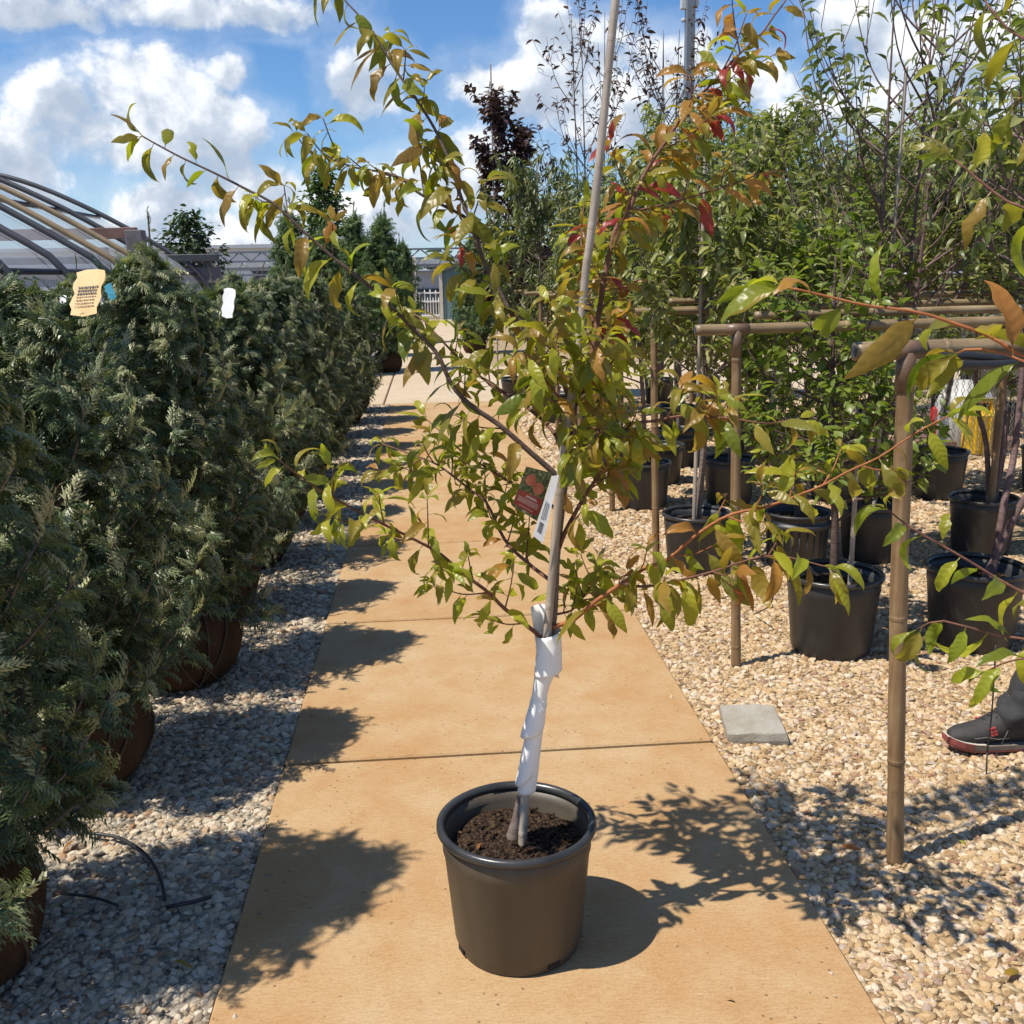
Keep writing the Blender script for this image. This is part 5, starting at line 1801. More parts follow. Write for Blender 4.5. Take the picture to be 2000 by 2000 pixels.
# local frame of the person: x forward is -x of the world (walks left); joints as world offsets from the empty
m_skin = plain('skin', (0.45, 0.27, 0.19), 0.5, 0.08, 8)
m_cloth = plain('charcoal_trousers', (0.03, 0.03, 0.031), 0.85, 0.2, 60, bump=0.3)
m_shirt = plain('grey_shirt', (0.16, 0.17, 0.19), 0.85, 0.15, 50, bump=0.3)
J = {
    'pelvis': ((0.50, 0, 0.95), (0.15, 0.11)), 'waist': ((0.49, 0, 1.10), (0.135, 0.10)), 'chest': ((0.47, 0, 1.30), (0.16, 0.115)), 'shoulders': ((0.46, 0, 1.44), (0.12, 0.09)),
    'neck': ((0.45, 0, 1.52), 0.055), 'jaw': ((0.43, 0, 1.60), (0.065, 0.07)), 'skull': ((0.44, 0, 1.70), (0.082, 0.095)), 'crown': ((0.45, 0, 1.77), (0.055, 0.06)),
    'nose': ((0.335, 0, 1.655), 0.016),
    'shl': ((0.46, -0.18, 1.42), 0.06), 'ell': ((0.52, -0.24, 1.16), 0.045), 'wrl': ((0.42, -0.24, 0.94), 0.03), 'hal': ((0.40, -0.24, 0.87), (0.018, 0.04)),
    'shr': ((0.46, 0.18, 1.42), 0.06), 'elr': ((0.50, 0.24, 1.16), 0.045), 'wrr': ((0.46, 0.25, 0.92), 0.03), 'har': ((0.45, 0.25, 0.85), (0.018, 0.04)),
    'hipl': ((0.48, -0.09, 0.90), 0.085), 'knl': ((0.26, -0.10, 0.50), 0.055), 'anl': ((0.02, -0.08, 0.12), 0.038),
    'hipr': ((0.52, 0.09, 0.90), 0.085), 'knr': ((0.58, 0.10, 0.50), 0.055), 'anr': ((0.74, 0.10, 0.13), 0.038),
}
for h, base, sx in (('l', J['hal'][0], -1), ('r', J['har'][0], 1)):
    for q in range(4):
        J[f'f{h}{q}a'] = ((base[0] - 0.027 + 0.018 * q, base[1], base[2] - 0.045), 0.0095)
        J[f'f{h}{q}b'] = ((base[0] - 0.034 + 0.018 * q, base[1] - sx * 0.012, base[2] - 0.085 - (0.008 if q in (1, 2) else 0)), 0.008)
    J[f't{h}a'] = ((base[0] - 0.045, base[1] - sx * 0.01, base[2] - 0.005), 0.0105)
    J[f't{h}b'] = ((base[0] - 0.058, base[1] - sx * 0.022, base[2] - 0.042), 0.009)
E = [('pelvis', 'waist'), ('waist', 'chest'), ('chest', 'shoulders'), ('shoulders', 'neck'), ('neck', 'jaw'), ('jaw', 'skull'), ('skull', 'crown'), ('skull', 'nose'),
     ('shoulders', 'shl'), ('shl', 'ell'), ('ell', 'wrl'), ('wrl', 'hal'), ('shoulders', 'shr'), ('shr', 'elr'), ('elr', 'wrr'), ('wrr', 'har'),
     ('pelvis', 'hipl'), ('hipl', 'knl'), ('knl', 'anl'), ('pelvis', 'hipr'), ('hipr', 'knr'), ('knr', 'anr')]
for h in 'lr':
    for q in range(4):
        E += [(f'ha{h}', f'f{h}{q}a'), (f'f{h}{q}a', f'f{h}{q}b')]
    E += [(f'ha{h}', f't{h}a'), (f't{h}a', f't{h}b')]
skin_body('body', J, E, m_skin, person)
mb = MB()
for sy in (-1, 1):
    mb.lathe([(0.001, -0.006), (0.009, -0.004), (0.011, 0), (0.009, 0.004), (0.001, 0.006)], 10, (0.353, sy * 0.034, 1.685))
    mb.tube([(0.44, sy * 0.083, 1.64), (0.435, sy * 0.096, 1.665), (0.44, sy * 0.086, 1.70)], [0.01, 0.016, 0.01], 7)
mb.tube([(0.362, -0.02, 1.605), (0.352, 0, 1.603), (0.362, 0.02, 1.605)], [0.004, 0.006, 0.004], 6)
mb.build('face_features', plain('dark_features', (0.10, 0.05, 0.04), 0.5), person)
mb = MB()
vs, fs = [], []
for i in range(9):
    th = math.pi * 0.62 * i / 8
    for k in range(20):
        a = 2 * math.pi * k / 20
        r = 0.108 * (1 + 0.05 * noise.noise(Vector((k, i, 0.3))))
        vs.append((0.455 + r * math.sin(th) * math.cos(a) * 1.05 + (0.03 if math.cos(a) < -0.3 and i > 4 else 0), r * math.sin(th) * math.sin(a) * 0.92, 1.705 + r * math.cos(th) * 1.05))
fs = [(i * 20 + k, (i + 1) * 20 + k, (i + 1) * 20 + (k + 1) % 20, i * 20 + (k + 1) % 20) for i in range(8) for k in range(20)]
mb.add(vs, fs)
mb.build('hair', plain('dark_hair', (0.03, 0.02, 0.015), 0.6, 0.3, 60), person)
T_ = {'pelvis': ((0.50, 0, 0.97), (0.17, 0.13)), 'waist': ((0.49, 0, 1.08), (0.155, 0.12)),
      'hipl': ((0.48, -0.09, 0.88), 0.105), 'knl': ((0.26, -0.10, 0.50), 0.080), 'shl': ((0.11, -0.09, 0.27), 0.070), 'anl': ((0.055, -0.085, 0.155), 0.066),
      'hipr': ((0.52, 0.09, 0.88), 0.105), 'knr': ((0.58, 0.10, 0.50), 0.08), 'shr': ((0.68, 0.10, 0.28), 0.07), 'anr': ((0.72, 0.10, 0.17), 0.064)}
skin_body('trousers', T_, [('pelvis', 'waist'), ('pelvis', 'hipl'), ('hipl', 'knl'), ('knl', 'shl'), ('shl', 'anl'), ('pelvis', 'hipr'), ('hipr', 'knr'), ('knr', 'shr'), ('shr', 'anr')], m_cloth, person)
S_ = {'hips': ((0.495, 0, 1.0), (0.175, 0.135)), 'waist': ((0.49, 0, 1.12), (0.165, 0.13)), 'chest': ((0.47, 0, 1.30), (0.185, 0.14)), 'shoulders': ((0.46, 0, 1.44), (0.13, 0.10)), 'neck': ((0.45, 0, 1.50), 0.07),
      'shl': ((0.46, -0.19, 1.42), 0.08), 'ell': ((0.50, -0.235, 1.22), 0.07), 'shr': ((0.46, 0.19, 1.42), 0.08), 'elr': ((0.49, 0.235, 1.22), 0.07)}
skin_body('shirt', S_, [('hips', 'waist'), ('waist', 'chest'), ('chest', 'shoulders'), ('shoulders', 'neck'), ('shoulders', 'shl'), ('shl', 'ell'), ('shoulders', 'shr'), ('shr', 'elr')], m_shirt, person)
# wrinkled cloth of the forward trouser leg down to the shoe collar
mb = MB()
vs = []
nr_, ns_ = 26, 28
for i in range(nr_ + 1):
    t = i / nr_
    z = 0.105 + 0.33 * t
    cx = 0.045 + max(0, z - 0.13) * 0.50
    for k in range(ns_):
        a = 2 * math.pi * k / ns_
        fold = 0.006 * math.sin(z * 95 + 2.2 * math.cos(a) + 1.3 * math.sin(2 * a)) * (1 - 0.7 * t) + 0.012 * noise.noise(Vector((math.cos(a) * 1.6, math.sin(a) * 1.6, z * 16)))
        r = 0.066 + 0.014 * t + fold + (0.006 if i == 1 else 0)
        vs.append((cx + r * math.cos(a), -0.085 - 0.01 * t + r * 0.92 * math.sin(a), z + 0.012 * math.cos(a)))
mb.add(vs, [(i * ns_ + k, i * ns_ + (k + 1) % ns_, (i + 1) * ns_ + (k + 1) % ns_, (i + 1) * ns_ + k) for i in range(nr_) for k in range(ns_)])
mb.build('trouser_leg', m_cloth, person)


def shoe(parent, loc, pitch, name='sneaker'):
    """high-top sneaker, toe towards -x, length 0.29"""
    m_up = plain('black_nubuck', (0.03, 0.028, 0.026), 0.75, 0.25, 30, bump=0.25) if 'black_nubuck' not in bpy.data.materials else bpy.data.materials['black_nubuck']
    sec = []      # x, half width, bottom z, top z, squareness
    prof = [(-0.205, 0.012, 0.030, 0.050), (-0.195, 0.030, 0.024, 0.062), (-0.170, 0.043, 0.022, 0.074), (-0.135, 0.049, 0.022, 0.082), (-0.10, 0.050, 0.022, 0.094), (-0.065, 0.048, 0.022, 0.116),
            (-0.03, 0.045, 0.022, 0.142), (0.0, 0.042, 0.022, 0.163), (0.03, 0.040, 0.022, 0.170), (0.055, 0.038, 0.022, 0.168), (0.075, 0.034, 0.024, 0.160), (0.085, 0.020, 0.03, 0.135)]
    mb = MB()
    vs = []
    n = 20
    for (x, hw, z0, z1) in prof:
        for k in range(n):
            a = 2 * math.pi * k / n
            ca, sa = math.cos(a), math.sin(a)
            zz = (z0 + z1) / 2 + (z1 - z0) / 2 * sa
            wf = abs(ca) ** 0.75 * (1 if sa < 0 else (1 - 0.34 * sa * sa))
            vs.append((x, hw * wf * (1 if ca > 0 else -1), zz))
    fs = [(i * n + k, i * n + (k + 1) % n, (i + 1) * n + (k + 1) % n, (i + 1) * n + k) for i in range(len(prof) - 1) for k in range(n)]
    fs += [tuple(range(n)), tuple((len(prof) - 1) * n + k for k in range(n - 1, -1, -1))]
    mb.add(vs, fs)
    up = mb.build(name, m_up, parent, loc)
    up.rotation_euler = (0, pitch, 0)

    def sole(zlo, zhi, x0, x1, grow, m, nm):
        mb = MB()
        vs = []
        xs_ = [x0 + (x1 - x0) * (i / 16) ** 1.3 for i in range(17)]
        for x in xs_:
            hw = np.interp(x, [p[0] for p in prof], [p[1] for p in prof]) + grow
            t_lift = max(0, (-0.12 - x) / 0.085) ** 1.6 * 0.012
            for (s, z) in ((-1, zlo), (1, zlo), (1, zhi), (-1, zhi)):
                vs.append((x, s * (hw - (0.004 if z == zlo else 0)), z + t_lift))
        fs = [(i * 4 + k, i * 4 + (k + 1) % 4, (i + 1) * 4 + (k + 1) % 4, (i + 1) * 4 + k) for i in range(16) for k in range(4)] + [(0, 1, 2, 3), (67, 66, 65, 64)]
        mb.add(vs, fs, 0, False)
        return mb.build(nm, m, up)

    gm = plain('pale_grey_midsole', (0.22, 0.19, 0.155), 0.6, 0.15) if 'pale_grey_midsole' not in bpy.data.materials else bpy.data.materials['pale_grey_midsole']
    rm = plain('faded_red_rubber', (0.24, 0.06, 0.055), 0.55, 0.2) if 'faded_red_rubber' not in bpy.data.materials else bpy.data.materials['faded_red_rubber']
    sole(0.006, 0.026, -0.212, 0.090, 0.005, gm, 'midsole')
    sole(0.010, 0.030, -0.2165, -0.140, 0.0095, rm, 'toe_foxing')
    sole(0.0, 0.008, -0.205, 0.092, 0.003, rm, 'outsole')
    sole(0.0265, 0.0315, -0.2135, -0.10, 0.0075, M['shed_trim'], 'pale_line')
    mb = MB()                                     # side panels, lace wings, laces
    for s in (-1, 1):
        for (x, z) in ((-0.088, 0.082), (-0.076, 0.085), (-0.082, 0.072), (-0.070, 0.075), (-0.080, 0.062), (-0.068, 0.065)):
            mb.box((x, s * (np.interp(x, [p[0] for p in prof], [p[1] for p in prof]) - 0.002 - (z - 0.06) * 0.15), z), (0.010, 0.008, 0.007), bev=0.001)
    mb.build('lace_wing', plain('red_rubber', (0.42, 0.05, 0.045), 0.5, 0.15) if 'red_rubber' not in bpy.data.materials else bpy.data.materials['red_rubber'], up)
    mb = MB()
    for k in range(6):
        x = -0.095 + 0.018 * k
        z = np.interp(x, [p[0] for p in prof], [p[3] for p in prof]) + 0.002
        mb.tube([(x, -0.024, z - 0.012), (x + 0.004, 0, z + 0.002), (x, 0.024, z - 0.012)], 0.0035, 6)
    mb.build('laces', M['black_tube'], up)
    mb = MB()
    for s in (-1, 1):
        for (pts) in (((-0.14, 0.05), (-0.10, 0.056), (-0.06, 0.048), (-0.02, 0.05)), ((-0.03, 0.085), (0.0, 0.10), (0.04, 0.098)), ((-0.045, 0.03), (-0.03, 0.07), (-0.005, 0.13))):
            mb.tube([(x, s * (np.interp(x, [p[0] for p in prof], [p[1] for p in prof]) * (1 - 0.34 * max(0, (z - 0.06) / 0.1) ** 2) + 0.0005), z) for x, z in pts], 0.0018, 5)
    mb.build('seam', plain('grey_seam', (0.12, 0.115, 0.11), 0.7) if 'grey_seam' not in bpy.data.materials else bpy.data.materials['grey_seam'], up)
    return up


shoe(person, (0.03, -0.08, 0.014), R(3))
shoe(person, (0.72, 0.10, 0.02), R(-12))

# ------------------------------------------------------------------ wire fence and what stands behind it
FY_ = 8.05
fence = empty('chain_link_fence', (2.75, FY_, 0), label='grey chain link fence behind the potted trees on the right', cat='fence')
mb = MB()
x0, x1, z0, z1 = 0.0, 5.6, 0.04, 1.5
s = 0.055
n_ = int((x1 - x0 + z1) / s)
H_ = z1 - z0
for k in range(int((x1 - x0) / s)):
    for sgn in (1, -1):
        xb = x0 + k * s
        pts = []
        nst = int(H_ / s)
        vs = []
        # zig-zag wire woven upward
        for i in range(nst * 1 + 1):
            z = z0 + i * s
            x = xb + (s * 0.5 if (i % 2) ^ (sgn < 0) else 0)
            vs.append((x + s * 0.25, 0.002 * sgn, z))
        w_ = 0.0024
        V = []
        F = []
        for (x, y, z) in vs:
            V += [(x - w_, y, z), (x + w_, y, z)]
        for i in range(len(vs) - 1):
            F.append((2 * i, 2 * i + 1, 2 * i + 3, 2 * i + 2))
        mb.add(V, F, 0, False)
wm = mb.build('wire_mesh', M['galv'], fence)
wm.modifiers.new('thick', 'SOLIDIFY').thickness = 0.003
tag(wm, kind='stuff')
for x in (0, 1.9, 3.8, 5.6):
    mb = MB()
    mb.tube([(x, 0.03, 0), (x, 0.03, 1.58)], 0.024, 10)
    mb.build('post', M['metal_grey'], fence)
mb = MB()
mb.tube([(0, 0.03, 1.52), (5.6, 0.03, 1.52)], 0.018, 10)
mb.build('top_rail', M['metal_grey'], fence)


def at_fence(px, py, Y):
    return P(px, py, Y)


# yellow can
c = G(1957, 901)
can = empty('jerry_can', (c.x, max(c.y, 8.3), 0.0), label='yellow plastic container standing behind the wire fence', cat='container')
mb = MB()
mb.box((0, 0, 0.19), (0.30, 0.22, 0.38), bev=0.03)
mb.box((-0.12, 0, 0.41), (0.04, 0.06, 0.10), bev=0.01)
mb.box((0.05, 0, 0.41), (0.04, 0.06, 0.10), bev=0.01)
mb.box((-0.035, 0, 0.465), (0.22, 0.06, 0.035), bev=0.01)
for dx in (-0.09, 0.0, 0.09):
    mb.box((dx, -0.112, 0.19), (0.025, 0.012, 0.28), bev=0.004)
mb.build('body', plain('yellow_plastic', (0.72, 0.45, 0.02), 0.4, 0.12), can)
mb = MB()
mb.lathe([(0.0, 0.44), (0.035, 0.44), (0.035, 0.39), (0.03, 0.37)], 16, (0.115, 0, 0))
mb.build('cap', M['black_tube'], can)
# white tank with a black ball float
c = G(1892, 880)
tank = empty('tank', (c.x, max(c.y, 8.65), 0.0), label='dented white tank with a black ball in front, behind the wire fence', cat='tank')
mb = MB()
mb.lathe([(0.0, 0.0), (0.21, 0.01), (0.24, 0.05), (0.245, 0.30), (0.24, 0.42), (0.20, 0.50), (0.11, 0.55), (0.10, 0.60), (0.0, 0.605)], 32)
mb.build('body', plain('white_plastic', (0.42, 0.42, 0.42), 0.45, 0.1), tank)
mb = MB()
mb.lathe([(0.062 * math.sin(a), 0.43 + 0.062 * math.cos(a)) for a in [i * math.pi / 12 for i in range(13)]], 20, (0.0, -0.27, 0))
mb.tube([(0, -0.27, 0.48), (0, -0.26, 0.58), (0, -0.1, 0.62)], 0.012, 8)
mb.build('float', M['black_tube'], tank)
c = G(1846, 874)
red = empty('fuel_can', (c.x, max(c.y, 8.65), 0.10), label='red plastic fuel can behind the wire fence, left of the white tank', cat='container')
mb = MB()
mb.box((0, 0, 0.14), (0.26, 0.18, 0.28), bev=0.03)
mb.box((0.0, 0, 0.33), (0.18, 0.035, 0.03), bev=0.008)
mb.box((-0.08, 0, 0.30), (0.03, 0.035, 0.06), bev=0.006)
mb.box((0.08, 0, 0.30), (0.03, 0.035, 0.06), bev=0.006)
mb.build('body', plain('red_plastic', (0.50, 0.03, 0.03), 0.4, 0.15), red)
mb = MB()
mb.tube([(0.09, 0, 0.27), (0.15, 0, 0.36), (0.22, 0, 0.38)], [0.03, 0.018, 0.012], 10)
mb.build('spout', M['black_tube'], red)
mb = MB()
mb.box((0, 0, 0.05), (0.9, 0.5, 0.10), bev=0.01)
o = mb.build('timber_slab', M['wood_brown'], None, (red.location.x + 0.1, red.location.y, 0.0))
tag(o, 'low dark timber slab under the red fuel can', 'slab')
c = P(1930, 790, 9.6)
cr = empty('wooden_crate', (c.x + 0.2, 9.6, 0), label='pale wooden crate stack behind the white tank and fence', cat='crate')
for k in range(7):
    mb = MB()
    mb.box((0, -0.25, 0.10 + 0.16 * k), (0.9, 0.025, 0.13), bev=0.004)
    mb.build('board', plain('raw_pine', (0.46, 0.34, 0.20), 0.75, 0.25, 8) if k == 0 else bpy.data.materials['raw_pine'], cr)
for dx in (-0.42, 0.42):
    mb = MB()
    mb.box((dx, -0.22, 0.58), (0.05, 0.03, 1.16), bev=0.004)
    mb.build('upright', bpy.data.materials['raw_pine'], cr)
# dark roofed house far right
house = empty('house', (13.5, 25.0, 0), label='building with dark shingled roof behind the trees at the right edge', cat='building')
mb = MB()
mb.box((0, 0, 1.45), (9.0, 7.0, 2.9), bev=0.02)
mb.build('wall', M['wood_grey'], house)
mb = MB()
mb.add([(-5, -4, 2.9), (5, -4, 2.9), (5, 4, 2.9), (-5, 4, 2.9), (-2.2, 0, 4.3), (3.2, 0, 4.3), (-5, -4, 2.75), (5, -4, 2.75), (5, 4, 2.75), (-5, 4, 2.75)],
       [(0, 1, 5, 4), (2, 3, 4, 5), (1, 2, 5), (3, 0, 4), (9, 8, 7, 6), (6, 7, 1, 0), (7, 8, 2, 1), (8, 9, 3, 2), (9, 6, 0, 3)], 0, False)
mb.build('roof', M['roof_dark'], house)
for dx in (-2.5, 0.5, 3.0):
    mb = MB()
    mb.box((dx, -3.52, 1.6), (1.1, 0.06, 1.2))
    wf = mb.build('window', M['white_paint'], house)
    mb = MB()
    mb.box((dx, -3.56, 1.6), (0.9, 0.02, 1.0))
    mb.build('pane', M['dark_inside'], wf)

# ------------------------------------------------------------------ lamp post
c = P(1343, 300, 24.0)
lp = empty('lamp_post', (c.x, 24.0, 0), label='grey square lamp post with fittings near its top, behind the trees', cat='lamp post')
mb = MB()
mb.box((0, 0, 4.6), (0.20, 0.20, 9.2), bev=0.02)
mb.build('pole', M['metal_grey'], lp)
mb = MB()
zt = P(1343, 8, 24.0).z
mb.box((-0.15, 0, zt), (0.12, 0.14, 0.22), bev=0.015)
mb.box((0.14, 0, zt + .05), (0.10, 0.14, 0.18), bev=0.015)
mb.lathe([(0, -0.06), (0.05, -0.04), (0.055, 0.02), (0, 0.05)], 12, (-0.14, 0, zt - 0.32))
mb.build('fitting', M['wall_grey'], lp)
mb = MB()
mb.box((0, -0.5, 9.1), (0.35, 0.9, 0.12), bev=0.03)
mb.build('lamp_head', M['metal_grey'], lp)

# ------------------------------------------------------------------ hoop house frame on the left
hh = empty('hoop_house', (-7.5, 11, 0), label='hoop house frame with curved grey and tan ribs and clear film at the left', cat='greenhouse')
prof = [(-2.65, 0), (-2.68, 0.6), (-2.9, 1.2), (-3.25, 1.75), (-3.56, 1.98), (-4.49, 2.53), (-5.42, 2.95), (-6.27, 3.13), (-7.5, 3.28)]
full = [Vector((x + 7.5, 0, z)) for x, z in prof] + [Vector((-(x + 7.5), 0, z)) for x, z in prof[-2::-1]]
archY = [(15.0, 'metal_dark'), (13.4, 'metal_dark'), (12.5, 'pipe_tan'), (11.45, 'pipe_tan'), (10.8, 'metal_dark'), (9.6, 'metal_dark'), (8.3, 'metal_dark'), (7.0, 'metal_dark')]
for Y, m in archY:
    mb = MB()
    mb.tube([p + Vector((0, Y - 11, 0)) for p in resample(full, 0.2)], 0.033, 8)
    mb.build('rib', M[m], hh)
for (xx, zz) in ((4.25, 1.75), (3.0, 2.53), (1.2, 3.13), (-1.2, 3.13)):
    mb = MB()
    mb.tube([(xx, -4.2, zz - 0.06), (xx, 4.1, zz - 0.06)], 0.028, 7)
    mb.build('purlin', M['metal_dark'], hh)
for (xa, xb, z, y, m, h) in ((0.5, 4.0, 2.17, 2.2, 'wood_brown', 0.13), (0.0, 4.6, 1.90, 4.0, 'metal_dark', 0.10), (-2.0, 4.6, 1.66, 4.05, 'wood_grey', 0.22), (0.5, 4.2, 1.2, 2.25, 'wood_grey', 0.15)):
    mb = MB()
    mb.box(((xa + xb) / 2, y, z), (xb - xa, 0.08, h), bev=0.006)
    mb.build('beam', M[m], hh)
for (x, y, z1_, w_) in ((1.6, 2.1, 2.9, 0.20), (4.0, 2.12, 2.2, 0.20), (4.42, 4.1, 1.95, 0.10), (3.2, -0.5, 2.3, 0.14), (3.6, 2.1, 2.0, 0.12)):
    mb = MB()
    mb.box((x, y, z1_ / 2), (w_, w_, z1_), bev=0.008)
    mb.build('post', M['wood_grey'], hh)
mb = MB()                                        # film over the far part, sagging
fp = [p for p in resample(full, 0.35)]
vs = []
ys = [-2.4, -1.3, -0.2, 0.9, 2.0, 3.0, 4.0]
for j, y in enumerate(ys):
    for i, p in enumerate(fp):
        sag = 0.05 * (1 - abs((j % 2) * 2 - 1)) + 0.04 * noise.noise(Vector((i * 0.5, j * 0.9, 0)))
        vs.append((p.x * 0.985, y, p.z * 0.985 - sag))
nn = len(fp)
mb.add(vs, [(j * nn + i, j * nn + i + 1, (j + 1) * nn + i + 1, (j + 1) * nn + i) for j in range(len(ys) - 1) for i in range(nn - 1)])
mb.build('film', M['film'], hh)

# ------------------------------------------------------------------ across the far end: truss, gate, shed, buildings
TYd = 40.0
truss = empty('truss_beam', (0, TYd, 0), label='long grey lattice truss spanning the far end of the path', cat='truss')
za = P(836, 486, TYd).z
zb_ = P(836, 504, TYd).z
zc_ = P(836, 530, TYd).z
xl, xr = -9.5, 4.5
off = Vector((0, -0.0, 0))
for (z, y) in ((za, 0), (zb_, 0), (zc_ + 0.25, 0.7), (zc_, 0.7)):
    mb = MB()
    mb.box(((xl + xr) / 2, y, z), (xr - xl, 0.07, 0.07))
    mb.build('chord', M['metal_grey'], truss)
k = 0
x = xl
while x < xr - 0.4:
    for (zl, zh, y) in ((zb_, za, 0.0), (zc_, zb_ + 0.0, 0.7)):
        mb = MB()
        mb.tube([(x, y, zl if k % 2 else zh), (x + 0.42, y, zh if k % 2 else zl)], 0.024, 6)
        mb.build('web_bar', M['metal_grey'], truss)
    x += 0.42
    k += 1
mb = MB()
mb.box(((xl + xr) / 2, 0.7, (zb_ + zc_) / 2 + 0.06), (xr - xl, 0.03, (zb_ - zc_) * 0.62))
mb.build('panel', M['wall_grey'], truss)
for x in (xl, xr):
    mb = MB()
    mb.box((x, 0.35, za / 2), (0.22, 0.8, za))
    mb.build('leg', M['metal_grey'], truss)

GY = 38.6
gx0, gx1 = P(817, 600, GY).x, P(860, 600, GY).x
gate = empty('picket_gate', ((gx0 + gx1) / 2, GY, 0), label='white metal picket gate at the far end of the path', cat='gate')
gw = gx1 - gx0
zt = P(836, 564, GY).z
for i in range(8):
    mb = MB()
    xx = -gw / 2 + gw * (i + 0.5) / 8
    hh_ = zt - (0.28 if i % 2 else 0.02 * abs(i - 3.5))
    mb.tube([(xx, 0, 0.05), (xx, 0, hh_ - 0.06), (xx, 0, hh_)], [0.022, 0.022, 0.004], 6)
    mb.build('picket', M['white_paint'], gate)
for z in (zt - 0.15, zt - 0.46, 0.18):
    mb = MB()
    mb.box((0, -0.03, z), (gw, 0.03, 0.05))
    mb.build('rail', M['white_paint'], gate)
for xx in (-gw / 2 - 0.08, gw / 2 + 0.06):
    mb = MB()
    mb.box((xx, 0, (zt + 0.75 * (xx < 0)) / 2 + 0.2), (0.13, 0.13, zt + 0.4 + 0.75 * (xx < 0)), bev=0.01)
    mb.build('post', M['shed_trim'], gate)
sx0, sx1 = P(862, 560, 38.4).x, P(862, 560, 38.4).x + 2.4
shed = empty('shed', ((sx0 + sx1) / 2, 39.6, 0), label='blue-green clad shed with pitched roof beside the picket gate', cat='shed')
swd = sx1 - sx0
z_e, z_r = P(862, 530, 38.4).z, P(892, 517, 38.4).z
mb = MB()
mb.add([(-swd / 2, -1.2, 0), (swd / 2, -1.2, 0), (swd / 2, -1.2, z_e), (0, -1.2, z_r + .15), (-swd / 2, -1.2, z_e), (-swd / 2, 1.2, 0), (swd / 2, 1.2, 0), (swd / 2, 1.2, z_e), (0, 1.2, z_r + .15), (-swd / 2, 1.2, z_e)],
       [(0, 1, 2, 3, 4), (9, 8, 7, 6, 5), (0, 4, 9, 5), (1, 6, 7, 2)], 0, False)
mb.build('wall', M['shed_blue'], shed)
for i in range(10):
    mb = MB()
    xx = -swd / 2 + swd * (i + 0.5) / 10
    hh_ = z_e + (z_r + .15 - z_e) * (1 - abs(xx) / (swd / 2)) - 0.03
    mb.box((xx, -1.212, hh_ / 2), (0.03, 0.02, hh_))
    mb.build('batten', M['shed_blue'], shed)
mb = MB()
for s_ in (-1, 1):
    mb.add([(s_ * (swd / 2 + 0.12), -1.35, z_e - 0.06), (0, -1.35, z_r + 0.20), (0, 1.35, z_r + 0.20), (s_ * (swd / 2 + 0.12), 1.35, z_e - 0.06),
            (s_ * (swd / 2 + 0.12), -1.35, z_e + 0.02), (0, -1.35, z_r + 0.28), (0, 1.35, z_r + 0.28), (s_ * (swd / 2 + 0.12), 1.35, z_e + 0.02)],
           [(0, 1, 2, 3), (7, 6, 5, 4), (0, 4, 5, 1), (2, 6, 7, 3), (3, 7, 4, 0)], 0, False)
mb.build('roof', M['wood_grey'], shed)
mb = MB()
mb.box((-swd / 2 - 0.02, -1.22, z_e / 2), (0.12, 0.06, z_e))
mb.build('corner_board', M['shed_trim'], shed)
gb = empty('grey_building', (-0.6, 46, 0), label='flat pale grey building behind the picket gate', cat='building')
mb = MB()
zt = P(836, 531, 46).z
mb.box((0, 0, zt / 2), (6.0, 3, zt))
mb.build('wall', M['wall_grey'], gb)
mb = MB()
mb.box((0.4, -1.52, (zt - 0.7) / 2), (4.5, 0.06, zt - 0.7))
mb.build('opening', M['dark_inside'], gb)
mb = MB()
mb.box((0, -0.05, zt + 0.04), (6.2, 3.3, 0.10))
mb.build('roof_edge', M['wall_white'], gb)
wb = empty('white_building', (-16, 52, 0), label='long low white building behind the hoop house', cat='building')
mb = MB()
mb.box((0, 0, 1.5), (26, 6, 3.0))
mb.build('wall', M['wall_white'], wb)
for k in range(9):
    mb = MB()
    mb.box((-11.5 + 2.9 * k, -3.02, 1.6), (1.6, 0.06, 1.3))
    mb.build('window', M['dark_inside'], wb)
mb = MB()
mb.box((0, 0, 3.08), (26.5, 6.6, 0.16))
mb.build('roof', M['wall_grey'], wb)
mb = MB()
lpx = P(520, 520, 60).x
mb.tube([(0, 0, 0), (0, 0, P(520, 510, 60).z)], 0.05, 8)
mb.box((0.0, 0, P(520, 510, 60).z), (0.6, 0.2, 0.08))
o = mb.build('lamp_post', M['metal_dark'], None, (lpx, 60, 0))
tag(o, 'thin distant lamp post on the skyline, left of the path', 'lamp post')

# ------------------------------------------------------------------ far trees
CON = conifer_crown(31, 2.3, 0.55, 0.35, 130, 10, 1.7, M['fol_arb2'], 0.3)
for k, (px, py, Y, sc, lab) in enumerate(((752, 735, 17.6, 1.06, 'bushy green arborvitae left of the path beyond the cross path'),
                                     (925, 690, 21.5, 0.96, 'bushy green arborvitae right of the path beyond the cross path'),
                                     (935, 660, 26.0, 1.05, 'farther green arborvitae right of the path, by the shed'),
                                     (790, 660, 25.0, 0.98, 'farther green arborvitae left of the path, near the picket gate'),
                                     (700, 690, 21.0, 1.15, 'green arborvitae left of the path with sprays rising above its neighbours'),
                                     (640, 700, 17.0, 0.98, 'green arborvitae at the left of the far group'),
                                     (575, 690, 18.5, 1.12, 'yellowish green arborvitae behind the near left row'))):
    x = P(px, 600, Y).x
    o = empty('arborvitae', (x, Y, 0.0), k * 1.3, lab, 'shrub', 'arborvitae beyond the cross path')
    b = link('root_ball', BALLS[k % 2][0], o)
    for q in (link('trunk', CON[1], o), link('crown', CON[0], o)):
        q.scale = (sc, sc, sc)


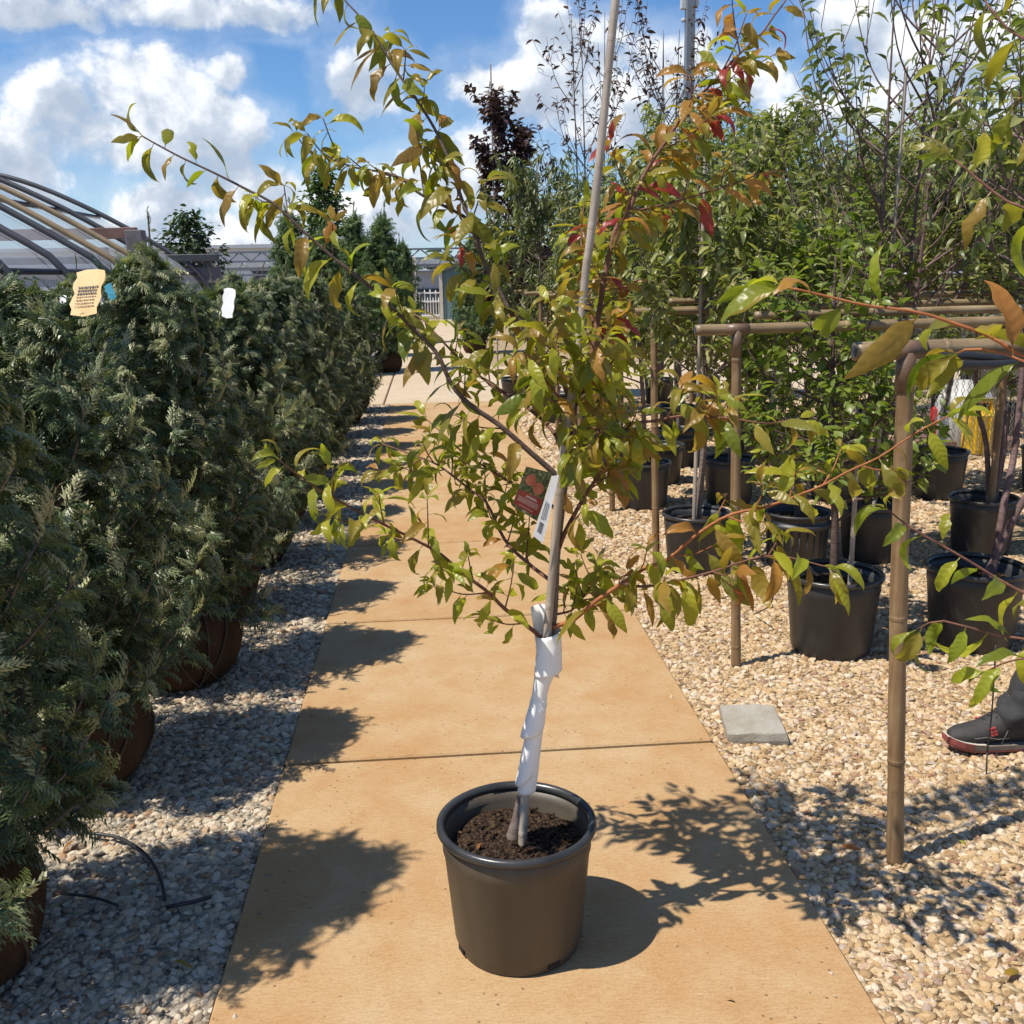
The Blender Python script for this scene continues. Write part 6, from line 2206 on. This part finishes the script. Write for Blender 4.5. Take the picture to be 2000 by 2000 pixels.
def broad_tree(px, base_Y, top_py, width, seed, mat, label, shapes, n=2600, leafL=0.16, conical=False, skirts=0.25):
    rnd = random.Random(seed)
    x = P(px, 540, base_Y).x
    H = P(px, top_py, base_Y).z
    root = empty('tree', (x, base_Y, 0), rnd.uniform(0, 6), label, 'tree')
    tm = MB()
    tm.tube([(0, 0, 0), (0.05, 0, H * .4), (0, 0.03, H * .95)], [0.10, 0.07, 0.015], 8)
    sites = []
    limbs = 60
    for k in range(limbs):
        t = (k + rnd.random()) / limbs
        z = H * (skirts + (1 - skirts) * t)
        prof = (1 - t) ** 0.8 * min(1, 0.4 + 3 * t) if conical else math.sin(math.pi * (0.12 + 0.86 * t)) ** 0.7
        rad = width / 2 * prof * rnd.uniform(0.7, 1.1) + 0.08
        a = k * 2.4 + rnd.uniform(-.4, .4)
        tip = Vector((math.cos(a) * rad, math.sin(a) * rad, z + rad * 0.1))
        st = Vector((0, 0, max(0.3, z - rad * 0.6)))
        tm.tube([st, st.lerp(tip, .5), tip], [0.025, 0.015, 0.005], 5, cap=False)
        for q in range(n // limbs):
            u = rnd.uniform(0.25, 1.05)
            p = st.lerp(tip, u) + Vector((rnd.gauss(0, 1), rnd.gauss(0, 1), rnd.gauss(0, 1))) * width * 0.055
            d = Vector((math.cos(a), math.sin(a), rnd.uniform(-.6, .5))) + Vector((rnd.gauss(0, .6), rnd.gauss(0, .6), 0))
            sites.append((np.array(frame(d, UP + Vector((rnd.gauss(0, .6), rnd.gauss(0, .6), 0)), leafL * rnd.uniform(.6, 1.2), p)), rnd.randrange(len(shapes)), rnd.random()))
    tm.build('trunk', M['bark_grey'], root)
    link('crown', cloud_mesh('crown', shapes, [s[1] for s in sites], [s[0] for s in sites], [mat], tint=[s[2] for s in sites]), root)
    return root


broad_tree(642, 34, 335, 2.9, 1, M['fol_arb2'], 'tall pointed dark tree on the left skyline', LO_ROUND, 3000, 0.22, True, 0.12)
broad_tree(378, 27, 418, 1.45, 2, M['fol_dark'], 'round dark green tree behind the hoop house ribs', LO_ROUND, 2400, 0.17)
broad_tree(1130, 30, 400, 3.5, 3, M['fol_green'], 'green tree behind the far trellises', LO_ROUND, 2400, 0.2)
broad_tree(1500, 32, 380, 6.0, 4, M['fol_green'], 'broad green tree far behind the trellis rows', LO_ROUND, 2600, 0.26)
broad_tree(1700, 34, 390, 6.0, 5, M['fol_dark'], 'broad dark tree beside the dark roofed house', LO_ROUND, 2600, 0.26)
broad_tree(1330, 34, 420, 5.0, 6, M['fol_green'], 'wide green tree left of the dark roofed house', LO_ROUND, 2400, 0.24)
broad_tree(985, 36, 470, 2.6, 7, M['fol_dark'], 'low dark tree right of the shed', LO_ROUND, 1800, 0.2)

# far off woods close the horizon
rnd = random.Random(8)
sites = []
for k in range(5200):
    x = rnd.uniform(-150, 190)
    hgt = 3.6 + 2.4 * noise.noise(Vector((x * 0.06, 0, 0))) + 1.0 * noise.noise(Vector((x * 0.3, 5, 0)))
    z = rnd.uniform(0, max(1.0, hgt))
    p = Vector((x, 120 + rnd.uniform(-3, 3), z))
    sites.append((np.array(frame(Vector((rnd.gauss(0, 1), rnd.gauss(0, 1), rnd.gauss(0, .5))), UP + Vector((rnd.gauss(0, .5), -0.5, 0)), rnd.uniform(1.2, 2.6), p)), rnd.randrange(3), rnd.random()))
o = link('woods', cloud_mesh('woods', LO_ROUND, [s[1] for s in sites], [s[0] for s in sites], [M['fol_dark']], tint=[s[2] for s in sites]))
tag(o, 'far off dark green woods along the horizon', 'woods', kind='stuff')
